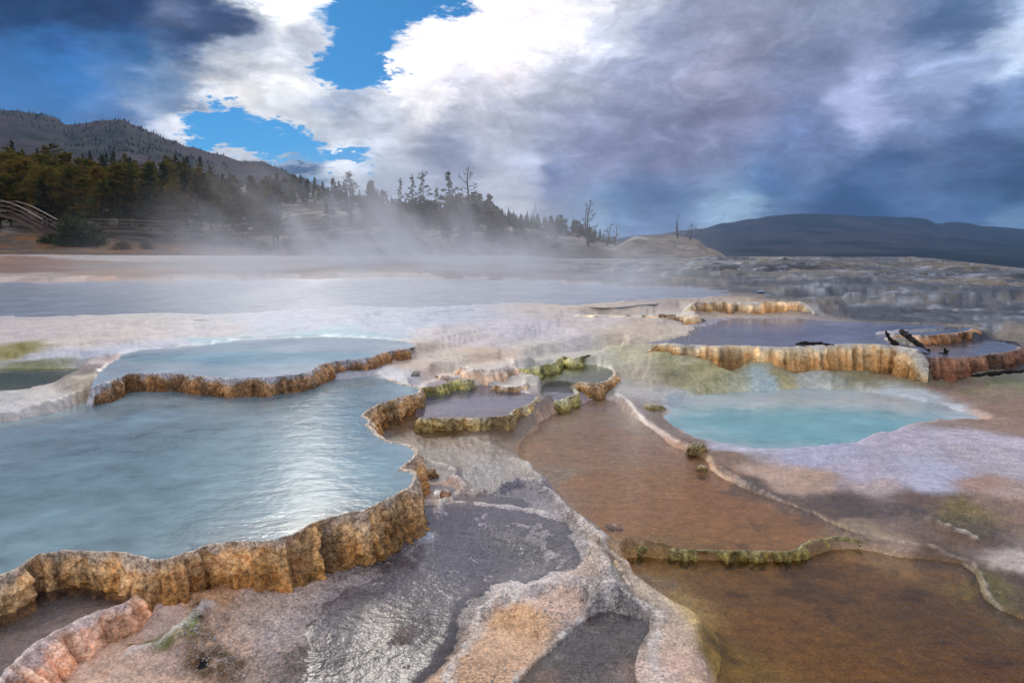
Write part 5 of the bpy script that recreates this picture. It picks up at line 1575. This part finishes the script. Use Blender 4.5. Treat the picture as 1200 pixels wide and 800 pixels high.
def stick(pts, radii, name, label, cat, seed, twigs=()):
    rs = np.random.RandomState(seed)
    P = np.array([wp(*q) for q in pts]); o = P[0].copy(); P = P - o
    t0 = np.linspace(0, 1, len(P)); t = np.linspace(0, 1, 26)
    Q = np.stack([np.interp(t, t0, P[:, k]) for k in range(3)], 1); L = np.linalg.norm(P[-1] - P[0])
    Q += np.cumsum(rs.normal(0, .006, Q.shape), 0) * L
    rr = np.interp(t, np.linspace(0, 1, len(radii)), radii) * (1 + .25 * rs.normal(0, 1, 26).clip(-1, 1))
    r = empty(name, tuple(o))
    V, Fs = tube(Q, rr, 9); V = np.array(V)
    V += rs.normal(0, .05, V.shape) * radii[0]
    mesh_obj('stem', V, Fs, CHAR, r)
    for f, dv, L2 in twigs:
        b = np.array([np.interp(f, t, Q[:, k]) for k in range(3)]); dv = np.array(dv, float); dv /= np.linalg.norm(dv)
        V, Fs = tube([b, b + dv * L2 * .5 + rs.normal(0, .01, 3), b + dv * L2], [radii[0] * .45, radii[0] * .35, .003], 6)
        mesh_obj('twig', V, Fs, CHAR, r)
    return tag(r, label, cat)


stick([(932, 404, 10.15), (945, 402, 10.15), (960, 402, 10.1), (976, 405, 10.05)], [.022, .04, .034, .018], 'charred_log', 'charred log lying along the top of the honey coloured rim', 'log', 3, [(.3, (-.4, 0, .3), .08)])
stick([(1086, 412, 10.0), (1076, 402, 10.2), (1065, 394, 10.4), (1055, 387, 10.6)], [.045, .042, .04, .034], 'dead_branch', 'thick charred branch leaning up out of the rusty ledge', 'branch', 4, [(.8, (.6, 0, .5), .09)])
stick([(1051, 405, 10.0), (1046, 400, 10.0), (1040, 394, 10.0), (1038, 388, 10.0)], [.04, .03, .022, .012], 'dead_branch', 'short curved charred stub beside the leaning branch', 'branch', 5, [(.7, (.5, 0, .3), .05)])
stick([(1107, 418, 9.9), (1108, 412, 9.9), (1107, 408, 9.9)], [.05, .02, .012], 'dead_branch', 'tiny charred twig stump standing on the umber rim', 'branch', 6, [(.2, (-.8, 0, .2), .1), (.4, (.6, 0, .5), .06)])
stick([(1138, 440, 9.1), (1165, 438, 9.2), (1200, 436, 9.2)], [.02, .03, .02], 'driftwood', 'thin dark driftwood lying at the water edge by the umber rim', 'log', 7)


# a thin film of water running down the central slope; the crust pokes through it
def film():
    P = W([(505, 566), (560, 582), (620, 585), (650, 610), (688, 640), (690, 668), (630, 684), (575, 692), (548, 712), (545, 745), (520, 790), (500, 840), (330, 840), (340, 740), (400, 690), (455, 655), (492, 630), (500, 600)], .02)
    lo = P.min(0); hi = P.max(0); st = .03
    gx, gy = np.meshgrid(np.arange(lo[0], hi[0], st), np.arange(lo[1], hi[1], st)); x = gx.ravel(); y = gy.ravel()
    sd = sdf(x + .06 * fbm2(x * 5, y * 5, 3, 161), y + .06 * fbm2(x * 5, y * 5, 3, 163), P, .4)
    g = ground_z(x, y)
    # a level that follows the fall of the ground but not its grain
    k = 5; G = g.reshape(gx.shape); Gp = np.pad(G, k, mode='edge'); sm = np.zeros_like(G)
    for i in range(2 * k + 1):
        for j in range(2 * k + 1): sm += Gp[i:i + G.shape[0], j:j + G.shape[1]]
    sm = (sm / (2 * k + 1) ** 2).ravel()
    z = sm + .004 - .03 * ss(-.1, .04, sd)
    Fq = grid_faces(*gx.shape); Fq = Fq[(sd[Fq].max(1) < .06)]
    tag(mesh_obj('water', np.stack([x, y, z], 1), Fq, WM['film']), 'thin rippled film of water running down the grey mauve slope', kind='structure')


film()


# loose mineral granules on the wet crust close by: nobody could count them
def granules():
    rs = np.random.RandomState(17)
    zones = [([(520, 800), (556, 716), (600, 698), (704, 690), (645, 758), (560, 830)], 900), ([(200, 790), (230, 730), (260, 740), (300, 800)], 700),
             ([(600, 545), (630, 545), (715, 640), (700, 655), (640, 590)], 900), ([(400, 672), (470, 640), (492, 622), (500, 640), (430, 690)], 700)]
    base = np.array([(1, 0, 0), (-1, 0, 0), (0, 1, 0), (0, -1, 0), (0, 0, 1), (0, 0, -.6)], float)
    fc = np.array([(0, 2, 4), (2, 1, 4), (1, 3, 4), (3, 0, 4), (2, 0, 5), (1, 2, 5), (3, 1, 5), (0, 3, 5)])
    Vs = []; Fs = []; n0 = 0
    for poly, n in zones:
        P = W(poly, .02); lo = P.min(0); hi = P.max(0)
        q = rs.uniform(lo, hi, (n * 3, 2)); q = q[sdf(q[:, 0], q[:, 1], P, .1) < 0]
        q = q[fbm2(q[:, 0] * 3, q[:, 1] * 3, 4, 151) + rs.normal(0, .12, len(q)) > 0][:n]
        z = ground_z(q[:, 0], q[:, 1])
        sz = np.exp(rs.normal(-5.6, .4, len(q)))
        V = base[None] * (rs.uniform(.6, 1.3, (len(q), 6, 1))) * sz[:, None, None] + np.concatenate([q, z[:, None]], 1)[:, None, :]
        Vs.append(V.reshape(-1, 3)); Fs.append((fc[None] + (np.arange(len(q)) * 6)[:, None, None]).reshape(-1, 3) + n0); n0 += len(q) * 6
    m = simple_mat('granules', (176, 160, 148), .5, .5, 40, 200, .3, c2=(226, 220, 214))
    tag(mesh_obj('mineral_granules', np.concatenate(Vs), np.concatenate(Fs), m, smooth=False), 'loose pale mineral granules strewn over the wet crust', kind='stuff')


granules()


# extra rims without a pool of their own
def loose_rim(pts, z, st, thick, label, seed, amp=1):
    Q, t, ds = rim_path(pts, z, amp, seed=seed)
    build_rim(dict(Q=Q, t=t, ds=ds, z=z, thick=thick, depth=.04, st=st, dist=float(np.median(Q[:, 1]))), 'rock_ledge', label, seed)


loose_rim([(688, 628), (702, 634), (714, 644), (720, 656), (726, 668), (731, 682), (728, 694)], .07, dict(golden, green=.55), .08, 'short dark mossy drop where the grey slope meets the brown pool', 61)

# ------------------------------------------------------------------ steam over the hot pools
def box_obj(name, x0, x1, y0, y1, z0, z1):
    V = [(x, y, z) for z in (z0, z1) for y in (y0, y1) for x in (x0, x1)]
    Fs = [(0, 2, 3, 1), (4, 5, 7, 6), (0, 1, 5, 4), (2, 6, 7, 3), (0, 4, 6, 2), (1, 3, 7, 5)]
    return mesh_obj(name, np.array(V, float), Fs, None, smooth=False)


def steam_material():
    m, nt, o = new_mat('steam')
    pos = geo_pos(nt)
    x, y, z = sep(nt, pos)
    h = z - .6
    drift = comb(nt, x + h * .5, y * .6 + h * .2, h * .7)
    warp = vec(nt, 'ADD', drift, vec(nt, 'SCALE', noise(nt, drift, .45, 3, .55, out=1), scale=4.0))
    n = noise(nt, warp, .26, 3, .58)
    e1 = ((x + 8.5) / 15.0); f1 = ((y - 45.0) / 12.5)
    far = (e1 * e1 + f1 * f1).step(1.0, .15)
    e2 = ((x + 3.5) / 13.0); f2 = ((y - 26.0) / 14.0)
    near = (e2 * e2 + f2 * f2).step(1.0, .1)
    wisp = n.step(.5, .66)
    low = (n * 2.8 - 1.1).clamp()
    d = far * ((h * -.6)._m('EXPONENT') * low * .17 + (h * -.2)._m('EXPONENT') * wisp * .17) + near * ((h * -1.1)._m('EXPONENT') * low * .24 + (h * -.7)._m('EXPONENT') * wisp * .13)
    d = d * h.step(7.6, 5.5)
    v = nt.nodes.new('ShaderNodeVolumePrincipled')
    v.inputs['Color'].default_value = (.95, .95, .97, 1); v.inputs['Anisotropy'].default_value = .2
    put(nt, v.inputs['Density'], d)
    nt.links.new(v.outputs[0], o.inputs['Volume'])
    return m


st_ = box_obj('steam', -24, 10, 12, 58, .58, 8.3)
st_.data.materials.append(steam_material()); tag(st_, 'white steam drifting up from the wide far pool towards the hillside', kind='stuff')

haze = box_obj('haze', -4600, 4600, -300, 4600, -42, 340)
mh, nt_, o_ = new_mat('haze')
vv = nt_.nodes.new('ShaderNodeVolumePrincipled'); vv.inputs['Color'].default_value = (.36, .62, 1.0, 1); vv.inputs['Density'].default_value = .00009
nt_.links.new(vv.outputs[0], o_.inputs['Volume']); haze.data.materials.append(mh)
tag(haze, 'thin blue air between here and the mountains', kind='stuff')
